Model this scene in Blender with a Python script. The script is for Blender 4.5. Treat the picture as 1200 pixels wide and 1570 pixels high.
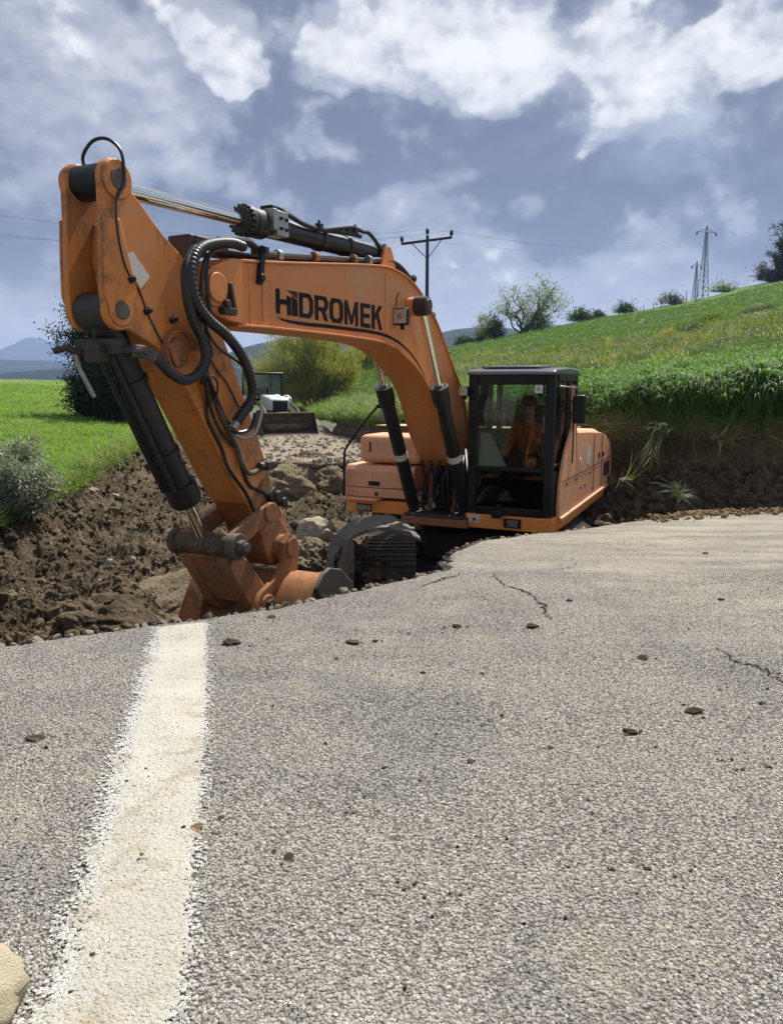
import bpy, bmesh, math, random
import numpy as np
from mathutils import Vector, Matrix, Euler

for o in list(bpy.data.objects): bpy.data.objects.remove(o, do_unlink=True)
SC = bpy.context.scene
COL = SC.collection
rnd = random.Random(7)
rng = np.random.default_rng(11)

# ------------------------------------------------------------------ camera (eye at the world origin)
FPX = 1180.0; PITCH = math.radians(9.4)
cam_d = bpy.data.cameras.new('camera'); cam = bpy.data.objects.new('camera', cam_d); COL.objects.link(cam)
cam_d.sensor_fit = 'VERTICAL'; cam_d.sensor_height = 36.0; cam_d.lens = 36.0*FPX/1570.0
cam_d.clip_start = 0.05; cam_d.clip_end = 60000
cam.location = (0, 0, 0); cam.rotation_euler = (math.pi/2 - PITCH, 0, 0)
SC.camera = cam

# ------------------------------------------------------------------ sun, sky, exposure
SUN_EL = math.radians(56); SUN_AZ = math.atan2(0.50, 0.866)      # azimuth from +Y towards +X
SUN_DIR = Vector((math.sin(SUN_AZ)*math.cos(SUN_EL), math.cos(SUN_AZ)*math.cos(SUN_EL), math.sin(SUN_EL)))
sun_d = bpy.data.lights.new('sun', 'SUN'); sun = bpy.data.objects.new('sun', sun_d); COL.objects.link(sun)
sun_d.energy = 4.8; sun_d.angle = math.radians(0.55); sun_d.color = (1.0, 0.95, 0.86)
sun.rotation_euler = SUN_DIR.to_track_quat('Z', 'Y').to_euler()
SC.view_settings.view_transform = 'Standard'; SC.view_settings.look = 'None'
SC.view_settings.gamma = 1.0; SC.view_settings.use_curve_mapping = False
SC.view_settings.exposure = 0.68

def ray(u, v):                                     # direction through a picture point (1200 x 1570)
    xc = (u-600)/FPX; yc = (785-v)/FPX
    return Vector((xc, math.cos(PITCH)+yc*math.sin(PITCH), -math.sin(PITCH)+yc*math.cos(PITCH)))
def at(u, v, Y):
    r = ray(u, v); return r*(Y/r.y)

class NT:                                          # small node-tree helper
    def __init__(s, nt): s.nt = nt; s.L = nt.links
    def n(s, t, **kw):
        nd = s.nt.nodes.new(t)
        for k, v in kw.items(): setattr(nd, k, v)
        return nd
    def put(s, sock, v):
        if isinstance(v, bpy.types.NodeSocket): s.L.new(v, sock)
        else: sock.default_value = v
    def math(s, op, a, b=0.0, c=0.0, clamp=False):
        nd = s.n('ShaderNodeMath', operation=op); nd.use_clamp = clamp
        s.put(nd.inputs[0], a); s.put(nd.inputs[1], b); s.put(nd.inputs[2], c); return nd.outputs[0]
    def vm(s, op, a, b=(0, 0, 0), out=0):
        nd = s.n('ShaderNodeVectorMath', operation=op); s.put(nd.inputs[0], a)
        if op == 'SCALE': s.put(nd.inputs['Scale'], b)
        else: s.put(nd.inputs[1], b)
        return nd.outputs[out]
    def noise(s, vec, scale, detail=4, rough=0.55, dist=0.0, color=False, dims='3D'):
        nd = s.n('ShaderNodeTexNoise', noise_dimensions=dims); s.put(nd.inputs['Vector'], vec)
        nd.inputs['Scale'].default_value = scale; nd.inputs['Detail'].default_value = detail
        nd.inputs['Roughness'].default_value = rough; nd.inputs['Distortion'].default_value = dist
        return nd.outputs['Color' if color else 'Fac']
    def vor(s, vec, scale, feature='F1', out='Distance', rand=1.0, smooth=None):
        nd = s.n('ShaderNodeTexVoronoi', feature=feature); s.put(nd.inputs['Vector'], vec)
        nd.inputs['Scale'].default_value = scale; nd.inputs['Randomness'].default_value = rand
        return nd.outputs[out]
    def ramp(s, f, stops, interp='LINEAR'):
        nd = s.n('ShaderNodeValToRGB'); cr = nd.color_ramp; cr.interpolation = interp
        while len(cr.elements) < len(stops): cr.elements.new(0.5)
        for e, (p, c) in zip(cr.elements, stops):
            e.position = p; e.color = (c, c, c, 1) if isinstance(c, (int, float)) else (*c, 1)
        s.put(nd.inputs[0], f); return nd.outputs[0]
    def step(s, f, a, b):
        nd = s.n('ShaderNodeMapRange', interpolation_type='SMOOTHSTEP'); s.put(nd.inputs[0], f)
        nd.inputs[1].default_value = a; nd.inputs[2].default_value = b; return nd.outputs[0]
    def mix(s, f, a, b, bt='MIX'):
        nd = s.n('ShaderNodeMix', data_type='RGBA', blend_type=bt); s.put(nd.inputs[0], f)
        for i, v in ((6, a), (7, b)):
            if isinstance(v, (tuple, list)) and len(v) == 3: v = (*v, 1)
            s.put(nd.inputs[i], v)
        return nd.outputs[2]
    def bump(s, h, strength=0.5, dist=0.02, normal=None):
        nd = s.n('ShaderNodeBump'); s.put(nd.inputs['Height'], h)
        nd.inputs['Strength'].default_value = strength; nd.inputs['Distance'].default_value = dist
        if normal is not None: s.L.new(normal, nd.inputs['Normal'])
        return nd.outputs[0]

# world: Nishita sky with procedural clouds laid out by direction
world = bpy.data.worlds.new('World'); SC.world = world; world.use_nodes = True
SKYK = 6.3
def build_world():
    t = NT(world.node_tree); t.nt.nodes.clear()
    sky = t.n('ShaderNodeTexSky', sky_type='NISHITA'); sky.sun_disc = False
    sky.sun_elevation = SUN_EL; sky.sun_rotation = SUN_AZ; sky.air_density = 1.0; sky.dust_density = 1.6
    d = t.vm('NORMALIZE', t.n('ShaderNodeTexCoord').outputs['Generated'])
    warp = t.noise(d, 5.0, 4, 0.6, color=True)
    dw = t.vm('ADD', d, t.vm('SCALE', t.vm('SUBTRACT', warp, (0.5, 0.5, 0.5)), 0.16))
    sep = t.n('ShaderNodeSeparateXYZ'); t.put(sep.inputs[0], d)
    def blob(vec, u, v, ru, rv):                    # soft lobe of cloud round a direction
        c = ray(u, v).normalized()
        q = t.vm('MULTIPLY', t.vm('SUBTRACT', vec, tuple(c)), (FPX/ru, FPX/ru, FPX/rv))
        return t.math('EXPONENT', t.math('MULTIPLY', t.vm('DOT_PRODUCT', q, q, out=1), -1.0))
    def total(vec, lst):
        acc = None
        for u, v, ru, rv, w in lst:
            b = t.math('MULTIPLY', blob(vec, u, v, ru, rv), w)
            acc = b if acc is None else t.math('ADD', acc, b)
        return acc
    bright = [(480, 100, 55, 40, .85), (560, 75, 75, 48, 1.0), (650, 90, 70, 50, .95), (690, 30, 70, 35, .7), (780, 40, 75, 48, .9), (830, 75, 55, 60, .85), (745, 115, 70, 35, .75), (930, 130, 60, 45, .85), (985, 165, 62, 50, 1.0), (1050, 200, 55, 42, .9), (925, 225, 50, 30, .6),
              (885, 278, 26, 24, .85), (290, 45, 50, 40, .85), (335, 85, 58, 42, .95), (375, 115, 40, 26, .7), (245, 25, 28, 22, .7), (1120, 70, 60, 42, .95), (1170, 110, 60, 42, .95), (1080, 120, 30, 24, .6), (20, 475, 180, 44, 1.1), (90, 520, 150, 34, .9), (965, 30, 26, 45, .6),
              (640, 340, 80, 50, .45), (60, 70, 90, 60, .30), (160, 130, 80, 50, .28), (740, 395, 90, 40, .42), (600, 300, 60, 26, .35), (950, 380, 40, 30, .40), (900, 440, 90, 30, .35), (330, 230, 60, 30, .2)]
    dark = [(760, 270, 170, 70, .9), (370, 200, 150, 70, .8), (120, 400, 200, 60, .8), (870, 345, 110, 50, .8), (1140, 260, 90, 90, .8), (530, 250, 130, 80, .6), (1000, 310, 90, 50, .5), (440, 340, 120, 60, .4),
            (200, 60, 40, 60, .6), (430, 40, 40, 60, .7), (890, 30, 40, 50, .7), (1030, 60, 35, 60, .8), (700, 180, 110, 28, .9), (570, 170, 100, 18, .7), (600, 25, 40, 20, .5), (1110, 160, 80, 20, .4), (330, 150, 80, 20, .5)]
    mid = [(520, 235, 70, 26, .5), (640, 205, 80, 24, .45), (420, 300, 80, 40, .5), (820, 300, 60, 26, .45), (1110, 310, 80, 40, .5), (700, 265, 60, 20, .35), (180, 330, 130, 40, .5), (40, 380, 90, 40, .5), (90, 60, 130, 70, .8), (170, 130, 120, 60, .85), (60, 170, 110, 60, .6), (270, 190, 80, 60, .75), (60, 240, 120, 50, .55), (300, 250, 50, 40, .5), (60, 500, 190, 70, 1.0), (640, 340, 85, 42, .95), (720, 390, 80, 40, .85), (590, 310, 60, 26, .6), (960, 395, 70, 44, .85), (1040, 420, 80, 40, .6), (900, 450, 120, 40, .7), (760, 440, 120, 40, .7),
           (430, 30, 90, 30, .5), (1000, 80, 60, 60, .5), (1180, 190, 60, 30, .5), (1150, 350, 60, 40, .45), (100, 540, 260, 40, .9), (500, 540, 300, 40, .6), (900, 500, 200, 40, .5), (480, 220, 60, 30, .35), (420, 120, 50, 50, .5), (1040, 250, 90, 40, .6), (880, 180, 60, 40, .5), (560, 150, 100, 30, .5)]
    B = total(dw, bright); D = total(dw, dark); MD = total(dw, mid)
    dz = t.vm('MULTIPLY', d, (1.0, 1.0, 1.35))
    f1 = t.noise(dz, 8.5, 7, 0.53, 0.1); f2 = t.noise(t.vm('ADD', dz, (SUN_DIR.x*.5*.014, SUN_DIR.y*.5*.014, SUN_DIR.z*1.35*.014)), 8.5, 7, 0.53, 0.1)
    relief = t.math('MULTIPLY', t.math('SUBTRACT', f1, f2), 4.0)
    fine = t.noise(dz, 24.0, 5, 0.62, 0.2)
    d1 = t.noise(dw, 4.6, 6, 0.50, 0.2)
    edge = t.math('ADD', t.math('ADD', t.math('MULTIPLY', t.math('SUBTRACT', d1, 0.5), 2.0), t.math('MULTIPLY', t.math('SUBTRACT', f1, 0.5), 0.9)), t.math('SUBTRACT', t.math('MULTIPLY', B, 0.65), t.math('MULTIPLY', D, 0.85)))
    low = t.step(sep.outputs[2], 0.20, 0.0)
    edge = t.math('ADD', edge, t.math('MULTIPLY', low, 0.36))
    deck = t.math('ADD', t.math('MULTIPLY', t.step(edge, -0.24, 0.14), 0.46), t.math('MULTIPLY', edge, 0.34))
    deck = t.math('ADD', deck, t.math('MULTIPLY', relief, 0.30))
    deckc = t.ramp(t.math('ADD', deck, 0.26), [(0.0, (.145, .170, .245)), (0.28, (.205, .233, .315)), (0.62, (.370, .398, .480)), (1.0, (.58, .60, .655))])
    hd = t.math('ADD', B, t.math('MULTIPLY', t.math('SUBTRACT', f1, 0.5), 1.9))
    hd = t.math('ADD', hd, t.math('MULTIPLY', t.math('SUBTRACT', fine, 0.5), 0.7))
    w2 = t.vm('ADD', dw, t.vm('SCALE', t.vm('SUBTRACT', t.noise(d, 26.0, 3, 0.6, color=True), (0.5, 0.5, 0.5)), 0.035))
    puff = t.math('ADD', t.math('MULTIPLY', t.math('SUBTRACT', 0.45, t.vor(w2, 15.0)), 0.62), t.math('MULTIPLY', t.math('SUBTRACT', 0.45, t.vor(w2, 38.0)), 0.36))
    hd = t.math('ADD', hd, puff)
    hd = t.math('SUBTRACT', hd, t.math('MULTIPLY', D, 0.55))
    hm = t.step(hd, 0.36, 0.66)
    hs = t.math('ADD', t.math('MULTIPLY', t.math('SUBTRACT', hd, 0.5), 0.50), t.math('ADD', t.math('MULTIPLY', relief, 0.9), t.math('ADD', t.math('MULTIPLY', puff, 0.45), 0.36)))
    headc = t.ramp(hs, [(0.0, (.42, .45, .53)), (0.3, (.60, .62, .68)), (0.62, (.83, .84, .86)), (1.0, (1.0, 1.0, 1.0))])
    md = t.math('ADD', MD, t.math('ADD', t.math('MULTIPLY', t.math('SUBTRACT', f1, 0.5), 1.5), t.math('MULTIPLY', puff, 0.75)))
    mm = t.math('MULTIPLY', t.step(md, 0.28, 0.68), 0.9)
    ms = t.math('ADD', t.math('MULTIPLY', t.math('SUBTRACT', md, 0.5), 0.45), t.math('ADD', t.math('MULTIPLY', relief, 0.8), t.math('ADD', t.math('MULTIPLY', puff, 0.35), 0.34)))
    midc = t.ramp(ms, [(0.0, (.26, .29, .38)), (0.35, (.37, .40, .48)), (0.7, (.50, .52, .59)), (1.0, (.68, .69, .74))])
    deckc = t.mix(mm, deckc, midc)
    cl = t.mix(hm, deckc, headc)
    cl = t.mix(t.math('MULTIPLY', t.step(sep.outputs[2], 0.15, 0.02), 0.9), cl, (.84, .80, .77, 1))
    cl = t.mix(1.0, cl, (SKYK, SKYK, SKYK), 'MULTIPLY')
    # thin gaps show the sky itself
    gap = t.math('MULTIPLY', t.step(d1, 0.58, 0.72), t.math('MULTIPLY', t.step(sep.outputs[2], 0.05, 0.3), 0.22))
    col = t.mix(gap, cl, sky.outputs[0])
    up = t.step(sep.outputs[2], -0.12, -0.02)
    col = t.mix(up, (1.2, 1.3, 1.6), col)
    bg = t.n('ShaderNodeBackground'); t.put(bg.inputs[0], col); bg.inputs[1].default_value = 0.1
    out = t.n('ShaderNodeOutputWorld'); t.L.new(bg.outputs[0], out.inputs[0])
build_world()
world.cycles.sampling_method = 'MANUAL'; world.cycles.sample_map_resolution = 256

# ------------------------------------------------------------------ helpers
def smooth01(x): x = np.clip(x, 0, 1); return x*x*(3-2*x)
def _h(ix, iy, seed):
    n = (ix.astype(np.int64)*374761393 + iy.astype(np.int64)*668265263 + seed*974634777) & 0xffffffff
    n = ((n ^ (n >> 13))*1274126177) & 0xffffffff
    return ((n ^ (n >> 16)) & 0xffff)/65535.0
def perlin(x, y, seed=0):
    x = np.asarray(x, float); y = np.asarray(y, float)
    ix = np.floor(x); iy = np.floor(y); fx = x-ix; fy = y-iy
    def g(dx, dy):
        a = _h(ix+dx, iy+dy, seed)*2*np.pi
        return np.cos(a)*(fx-dx)+np.sin(a)*(fy-dy)
    u = fx*fx*fx*(fx*(fx*6-15)+10); w = fy*fy*fy*(fy*(fy*6-15)+10)
    return ((g(0, 0)*(1-u)+g(1, 0)*u)*(1-w)+(g(0, 1)*(1-u)+g(1, 1)*u)*w)*1.5
def fbm(x, y, oct=5, seed=0, gain=0.5, ridge=False):
    a = 1.0; s = 0.0; f = 1.0
    for i in range(oct):
        p = perlin(x*f+i*17.3, y*f-i*9.1, seed+i)
        if ridge: p = 0.55-np.abs(p)*1.6
        s = s+a*p; a *= gain; f *= 2.03
    return s
def lerp_pts(pts, x, i=0, j=1):
    pts = sorted(pts, key=lambda p: p[i]); return np.interp(x, [p[i] for p in pts], [p[j] for p in pts])
def poly_dist(x, y, pts):                          # distance to an open polyline, positive to its left
    best = np.full(np.shape(x), 1e9); sg = np.ones(np.shape(x))
    for (ax, ay), (bx, by) in zip(pts[:-1], pts[1:]):
        dx, dy = bx-ax, by-ay; L = dx*dx+dy*dy
        t = np.clip(((x-ax)*dx+(y-ay)*dy)/L, 0, 1)
        ex = x-(ax+t*dx); ey = y-(ay+t*dy); d = np.hypot(ex, ey)
        c = dx*(y-ay)-dy*(x-ax); m = d < best
        best = np.where(m, d, best); sg = np.where(m, np.sign(c), sg)
    return best*sg

def mesh_np(name, v, f, mats=None, smooth=False, midx=None):
    me = bpy.data.meshes.new(name); v = np.asarray(v, np.float32); f = np.asarray(f, np.int32)
    k = f.shape[1]
    me.vertices.add(len(v)); me.vertices.foreach_set('co', v.ravel())
    me.loops.add(f.size); me.loops.foreach_set('vertex_index', f.ravel())
    me.polygons.add(len(f)); me.polygons.foreach_set('loop_start', np.arange(0, f.size, k, dtype=np.int32))
    if smooth: me.polygons.foreach_set('use_smooth', np.ones(len(f), bool))
    if mats is not None:
        for m in (mats if isinstance(mats, (list, tuple)) else [mats]): me.materials.append(m)
    if midx is not None: me.polygons.foreach_set('material_index', np.asarray(midx, np.int32))
    me.update(calc_edges=True); me.validate(); return me
def link(name, me, parent=None, loc=None, rot=None, scale=None, col=None):
    o = bpy.data.objects.new(name, me); (col or COL).objects.link(o)
    if parent is not None: o.parent = parent
    if loc is not None: o.location = loc
    if rot is not None: o.rotation_euler = rot
    if scale is not None: o.scale = scale if hasattr(scale, '__len__') else (scale,)*3
    return o
def tag(o, label=None, cat=None, group=None, kind=None):
    if label: o['label'] = label
    if cat: o['category'] = cat
    if group: o['group'] = group
    if kind: o['kind'] = kind
    return o
def thing(name, label, cat, loc=(0, 0, 0), rotz=0.0, group=None):
    o = bpy.data.objects.new(name, None); COL.objects.link(o); o.empty_display_size = 0.2
    o.location = loc; o.rotation_euler = (0, 0, rotz); return tag(o, label, cat, group)
def copy_tree(o, parent=None):
    kids = list(o.children); c = o.copy(); COL.objects.link(c)
    if parent is not None: c.parent = parent
    for k in kids: copy_tree(k, c)
    return c

class MB:                                          # collects shapes into one mesh
    def __init__(s): s.v = []; s.f = []
    def add(s, vs, fs):
        b = len(s.v); s.v += [tuple(p) for p in vs]; s.f += [tuple(i+b for i in q) for q in fs]; return s
    def box(s, c, d, rot=None):
        R = (rot if isinstance(rot, Matrix) else Euler(rot).to_matrix()) if rot is not None else Matrix.Identity(3)
        vs = [Vector(c)+R@Vector((x*d[0]/2, y*d[1]/2, z*d[2]/2)) for x in (-1, 1) for y in (-1, 1) for z in (-1, 1)]
        return s.add(vs, [(0, 1, 3, 2), (4, 6, 7, 5), (0, 4, 5, 1), (2, 3, 7, 6), (0, 2, 6, 4), (1, 5, 7, 3)])
    def prism(s, poly, l0, l1, poly2=None):        # polygon in (s,h), extruded along l
        n = len(poly); p2 = poly2 or poly
        vs = [(p[0], l0, p[1]) for p in poly]+[(p[0], l1, p[1]) for p in p2]
        return s.add(vs, [tuple(range(n)), tuple(range(2*n-1, n-1, -1))]+[(i, i+n, (i+1) % n+n, (i+1) % n) for i in range(n)])
    def cyl(s, a, b, r, r2=None, n=20, cap=True):
        a = Vector(a); b = Vector(b); r2 = r if r2 is None else r2; w = (b-a).normalized()
        u = w.orthogonal().normalized(); q = w.cross(u)
        vs = []
        for c, rr in ((a, r), (b, r2)):
            for i in range(n):
                t = 2*math.pi*i/n; vs.append(c+(u*math.cos(t)+q*math.sin(t))*rr)
        fs = [(i, (i+1) % n, (i+1) % n+n, i+n) for i in range(n)]
        if cap: fs += [tuple(range(n-1, -1, -1)), tuple(range(n, 2*n))]
        return s.add(vs, fs)
    def tube(s, pts, r, n=8, cap=True, rf=None):
        P = [Vector(p) for p in pts]; rings = []; ref = None
        for i, p in enumerate(P):
            w = (P[min(i+1, len(P)-1)]-P[max(i-1, 0)]).normalized()
            u = (ref-w*ref.dot(w)) if ref is not None else w.orthogonal()
            u = u.normalized() if u.length > 1e-6 else w.orthogonal().normalized(); ref = u; q = w.cross(u)
            rr = rf(i) if rf else r
            rings.append([p+(u*math.cos(2*math.pi*k/n)+q*math.sin(2*math.pi*k/n))*rr for k in range(n)])
        vs = [x for g in rings for x in g]; fs = []
        for i in range(len(P)-1):
            for k in range(n): fs.append((i*n+k, i*n+(k+1) % n, (i+1)*n+(k+1) % n, (i+1)*n+k))
        if cap: fs += [tuple(range(n-1, -1, -1)), tuple(range((len(P)-1)*n, len(P)*n))]
        return s.add(vs, fs)
    def lathe(s, a, axis, prof, n=24):             # prof: (distance along axis, radius)
        a = Vector(a); w = Vector(axis).normalized(); u = w.orthogonal().normalized(); q = w.cross(u); m = len(prof)
        vs = [a+w*t+(u*math.cos(2*math.pi*k/n)+q*math.sin(2*math.pi*k/n))*max(r, 1e-4) for t, r in prof for k in range(n)]
        fs = [(i*n+k, i*n+(k+1) % n, (i+1)*n+(k+1) % n, (i+1)*n+k) for i in range(m-1) for k in range(n)]
        fs += [tuple(range(n-1, -1, -1)), tuple(range((m-1)*n, m*n))]
        return s.add(vs, fs)
    def build(s, name, mat, parent=None, bevel=0.0, smooth=True, ang=35, seg=2, loc=None, rot=None):
        me = bpy.data.meshes.new(name); me.from_pydata([tuple(p) for p in s.v], [], s.f)
        bm = bmesh.new(); bm.from_mesh(me); bmesh.ops.recalc_face_normals(bm, faces=bm.faces[:]); bm.to_mesh(me); bm.free()
        me.materials.append(mat)
        if smooth:
            me.polygons.foreach_set('use_smooth', [True]*len(me.polygons)); me.set_sharp_from_angle(angle=math.radians(ang))
        o = link(name, me, parent, loc, rot)
        if bevel:
            b = o.modifiers.new('bevel', 'BEVEL'); b.width = bevel; b.segments = seg; b.limit_method = 'ANGLE'; b.angle_limit = math.radians(ang); b.harden_normals = False
        return o
def catmull(pts, n=8):
    P = [Vector(p) for p in pts]; P = [P[0]*2-P[1]]+P+[P[-1]*2-P[-2]]; out = []
    for i in range(1, len(P)-2):
        a, b, c, d = P[i-1:i+3]
        for k in range(n):
            t = k/n; out.append(0.5*((2*b)+(c-a)*t+(2*a-5*b+4*c-d)*t*t+(3*b-a-3*c+d)*t**3))
    out.append(P[-2]); return out

def scatter(name, pts, rots, scl, srcs, label=None, parent=None):   # geometry-nodes ground cover
    pts = np.asarray(pts, np.float32); me = bpy.data.meshes.new(name)
    me.vertices.add(len(pts)); me.vertices.foreach_set('co', pts.ravel())
    a = me.attributes.new('rot', 'FLOAT_VECTOR', 'POINT'); a.data.foreach_set('vector', np.asarray(rots, np.float32).ravel())
    a = me.attributes.new('scl', 'FLOAT', 'POINT'); a.data.foreach_set('value', np.asarray(scl, np.float32).ravel())
    sc = bpy.data.collections.new(name+'_source')
    for k, m in enumerate(srcs): sc.objects.link(bpy.data.objects.new(name+'_piece', m))
    ng = bpy.data.node_groups.new(name, 'GeometryNodeTree')
    ng.interface.new_socket('Geometry', in_out='INPUT', socket_type='NodeSocketGeometry')
    ng.interface.new_socket('Geometry', in_out='OUTPUT', socket_type='NodeSocketGeometry')
    N = ng.nodes; L = ng.links
    gi = N.new('NodeGroupInput'); go = N.new('NodeGroupOutput'); ip = N.new('GeometryNodeInstanceOnPoints')
    ci = N.new('GeometryNodeCollectionInfo'); ci.inputs['Collection'].default_value = sc
    ci.inputs['Separate Children'].default_value = True; ci.inputs['Reset Children'].default_value = True
    ar = N.new('GeometryNodeInputNamedAttribute'); ar.data_type = 'FLOAT_VECTOR'; ar.inputs['Name'].default_value = 'rot'
    asx = N.new('GeometryNodeInputNamedAttribute'); asx.data_type = 'FLOAT'; asx.inputs['Name'].default_value = 'scl'
    ip.inputs['Pick Instance'].default_value = True
    L.new(gi.outputs[0], ip.inputs['Points']); L.new(ci.outputs[0], ip.inputs['Instance'])
    L.new(ar.outputs[0], ip.inputs['Rotation']); L.new(asx.outputs[0], ip.inputs['Scale']); L.new(ip.outputs[0], go.inputs[0])
    o = link(name, me, parent); md = o.modifiers.new('scatter', 'NODES'); md.node_group = ng
    tag(o, label, None, None, 'stuff'); return o

# ------------------------------------------------------------------ materials
def new_mat(name):
    m = bpy.data.materials.new(name); m.use_nodes = True; t = NT(m.node_tree)
    b = m.node_tree.nodes['Principled BSDF']; return m, t, b
def pos(t, obj=False): return t.n('ShaderNodeTexCoord').outputs['Object'] if obj else t.n('ShaderNodeNewGeometry').outputs['Position']
def painted(name, base, rough=0.45, dirt=(.10, .075, .05), amount=0.5, metal=0.0, var=0.12, spec=0.5, scale=1.0, cover=0.0, wear=0.0, dust=None):
    m, t, b = new_mat(name); p = pos(t, True)
    n1 = t.noise(p, 2.3*scale, 6, 0.62); n2 = t.noise(p, 11*scale, 6, 0.65, 0.4); n3 = t.noise(t.vm('MULTIPLY', p, (9, 9, 1.2)), 3.0*scale, 5, 0.6)
    c = t.mix(t.math('MULTIPLY', t.math('SUBTRACT', n1, 0.35, clamp=True), var*5), (*base, 1), (*[x*0.80+0.05 for x in base], 1))
    w = t.math('MULTIPLY', t.step(t.math('ADD', t.math('MULTIPLY', n2, 0.6), t.math('MULTIPLY', n1, 0.5)), 0.58-cover, 0.78-cover), min(amount, 1.0))
    c = t.mix(w, c, (*dirt, 1))
    c = t.mix(t.math('MULTIPLY', t.step(n3, 0.56-cover*.5, 0.72-cover*.5), min(amount*0.45, .8)), c, (*[x*0.8 for x in dirt], 1))
    streak = t.step(t.noise(t.vm('MULTIPLY', p, (14, 14, .9)), 2.2*scale, 5, 0.65, 0.6), 0.60, 0.74)
    c = t.mix(t.math('MULTIPLY', streak, amount*0.35), c, (*[x*0.55 for x in base], 1))
    scr = t.step(t.noise(t.vm('MULTIPLY', p, (2.0, 30, 30)), 3.0*scale, 3, 0.6), 0.70, 0.74)
    c = t.mix(t.math('MULTIPLY', scr, amount*0.30), c, (*[min(x*1.25+.05, .8) for x in base], 1))
    chips = t.step(t.noise(p, 38*scale, 3, 0.7), 0.685, 0.72)
    c = t.mix(t.math('MULTIPLY', chips, amount*0.8), c, (.06, .04, .03, 1))
    if dust:                                        # dry soil dust in broad patches
        c = t.mix(t.math('MULTIPLY', t.step(t.math('ADD', t.noise(p, 1.4, 5, 0.6, 0.3), t.math('MULTIPLY', t.math('SUBTRACT', n2, 0.5), 0.3)), 0.46, 0.68), dust[3]), c, (*dust[:3], 1))
    if wear:                                        # bare edges
        bv = t.n('ShaderNodeBevel'); bv.samples = 4; bv.inputs['Radius'].default_value = 0.014
        ge = t.n('ShaderNodeNewGeometry').outputs['Normal']; ed = t.math('SUBTRACT', 1.0, t.vm('DOT_PRODUCT', bv.outputs[0], ge, out=1))
        em = t.math('MULTIPLY', t.step(t.math('ADD', ed, t.math('MULTIPLY', t.math('SUBTRACT', n2, 0.55), 0.22)), 0.03, 0.10), t.step(n1, 0.40, 0.62))
        c = t.mix(t.math('MULTIPLY', em, wear), c, (.10, .075, .055, 1))
    t.put(b.inputs['Base Color'], c)
    t.put(b.inputs['Roughness'], t.math('ADD', rough, t.math('ADD', t.math('MULTIPLY', n1, 0.12), t.math('MULTIPLY', w, 0.35)), clamp=True))
    b.inputs['Metallic'].default_value = metal; b.inputs['Specular IOR Level'].default_value = spec
    t.put(b.inputs['Normal'], t.bump(t.math('ADD', t.math('MULTIPLY', n2, 0.4), t.math('MULTIPLY', chips, -0.4)), 0.12, 0.01)); return m
def plain(name, base, rough=0.6, metal=0.0, var=0.15, scale=8.0, bump=0.15, spec=0.5):
    m, t, b = new_mat(name); p = pos(t, True); n = t.noise(p, scale, 5, 0.6)
    t.put(b.inputs['Base Color'], t.mix(t.math('MULTIPLY', n, var*4, clamp=True), (*[x*(1+var) for x in base], 1), (*[x*(1-var*2) for x in base], 1)))
    b.inputs['Roughness'].default_value = rough; b.inputs['Metallic'].default_value = metal; b.inputs['Specular IOR Level'].default_value = spec
    if bump: t.put(b.inputs['Normal'], t.bump(n, bump, 0.01))
    return m
def leafy(name, c1, c2, trans=0.35, rough=0.5, scale=3.0):
    m, t, b = new_mat(name); p = pos(t)
    n = t.noise(p, scale, 4, 0.6); r = t.n('ShaderNodeNewGeometry').outputs['Random Per Island']
    f = t.math('ADD', t.math('MULTIPLY', n, 0.5), t.math('MULTIPLY', r, 0.5))
    c = t.mix(t.step(f, 0.25, 0.75), (*c1, 1), (*c2, 1)); t.put(b.inputs['Base Color'], c)
    b.inputs['Roughness'].default_value = rough; b.inputs['Specular IOR Level'].default_value = 0.3
    tr = t.n('ShaderNodeBsdfTranslucent'); t.put(tr.inputs[0], t.mix(1.0, c, (1.5, 1.6, .7, 1), 'MULTIPLY'))
    mx = t.n('ShaderNodeMixShader'); mx.inputs[0].default_value = trans
    t.L.new(b.outputs[0], mx.inputs[1]); t.L.new(tr.outputs[0], mx.inputs[2])
    t.L.new(mx.outputs[0], m.node_tree.nodes['Material Output'].inputs[0]); return m
def glass(name, tint=(.75, .85, .8), refl=1.0, rough=0.02):
    m, t, b = new_mat(name); tr = t.n('ShaderNodeBsdfTransparent'); t.put(tr.inputs[0], (*tint, 1))
    gl = t.n('ShaderNodeBsdfGlossy'); gl.inputs['Roughness'].default_value = rough
    fr = t.n('ShaderNodeFresnel'); fr.inputs[0].default_value = 1.5
    mx = t.n('ShaderNodeMixShader'); t.put(mx.inputs[0], t.math('MULTIPLY', fr.outputs[0], refl, clamp=True))
    t.L.new(tr.outputs[0], mx.inputs[1]); t.L.new(gl.outputs[0], mx.inputs[2])
    t.L.new(mx.outputs[0], m.node_tree.nodes['Material Output'].inputs[0]); return m

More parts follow.
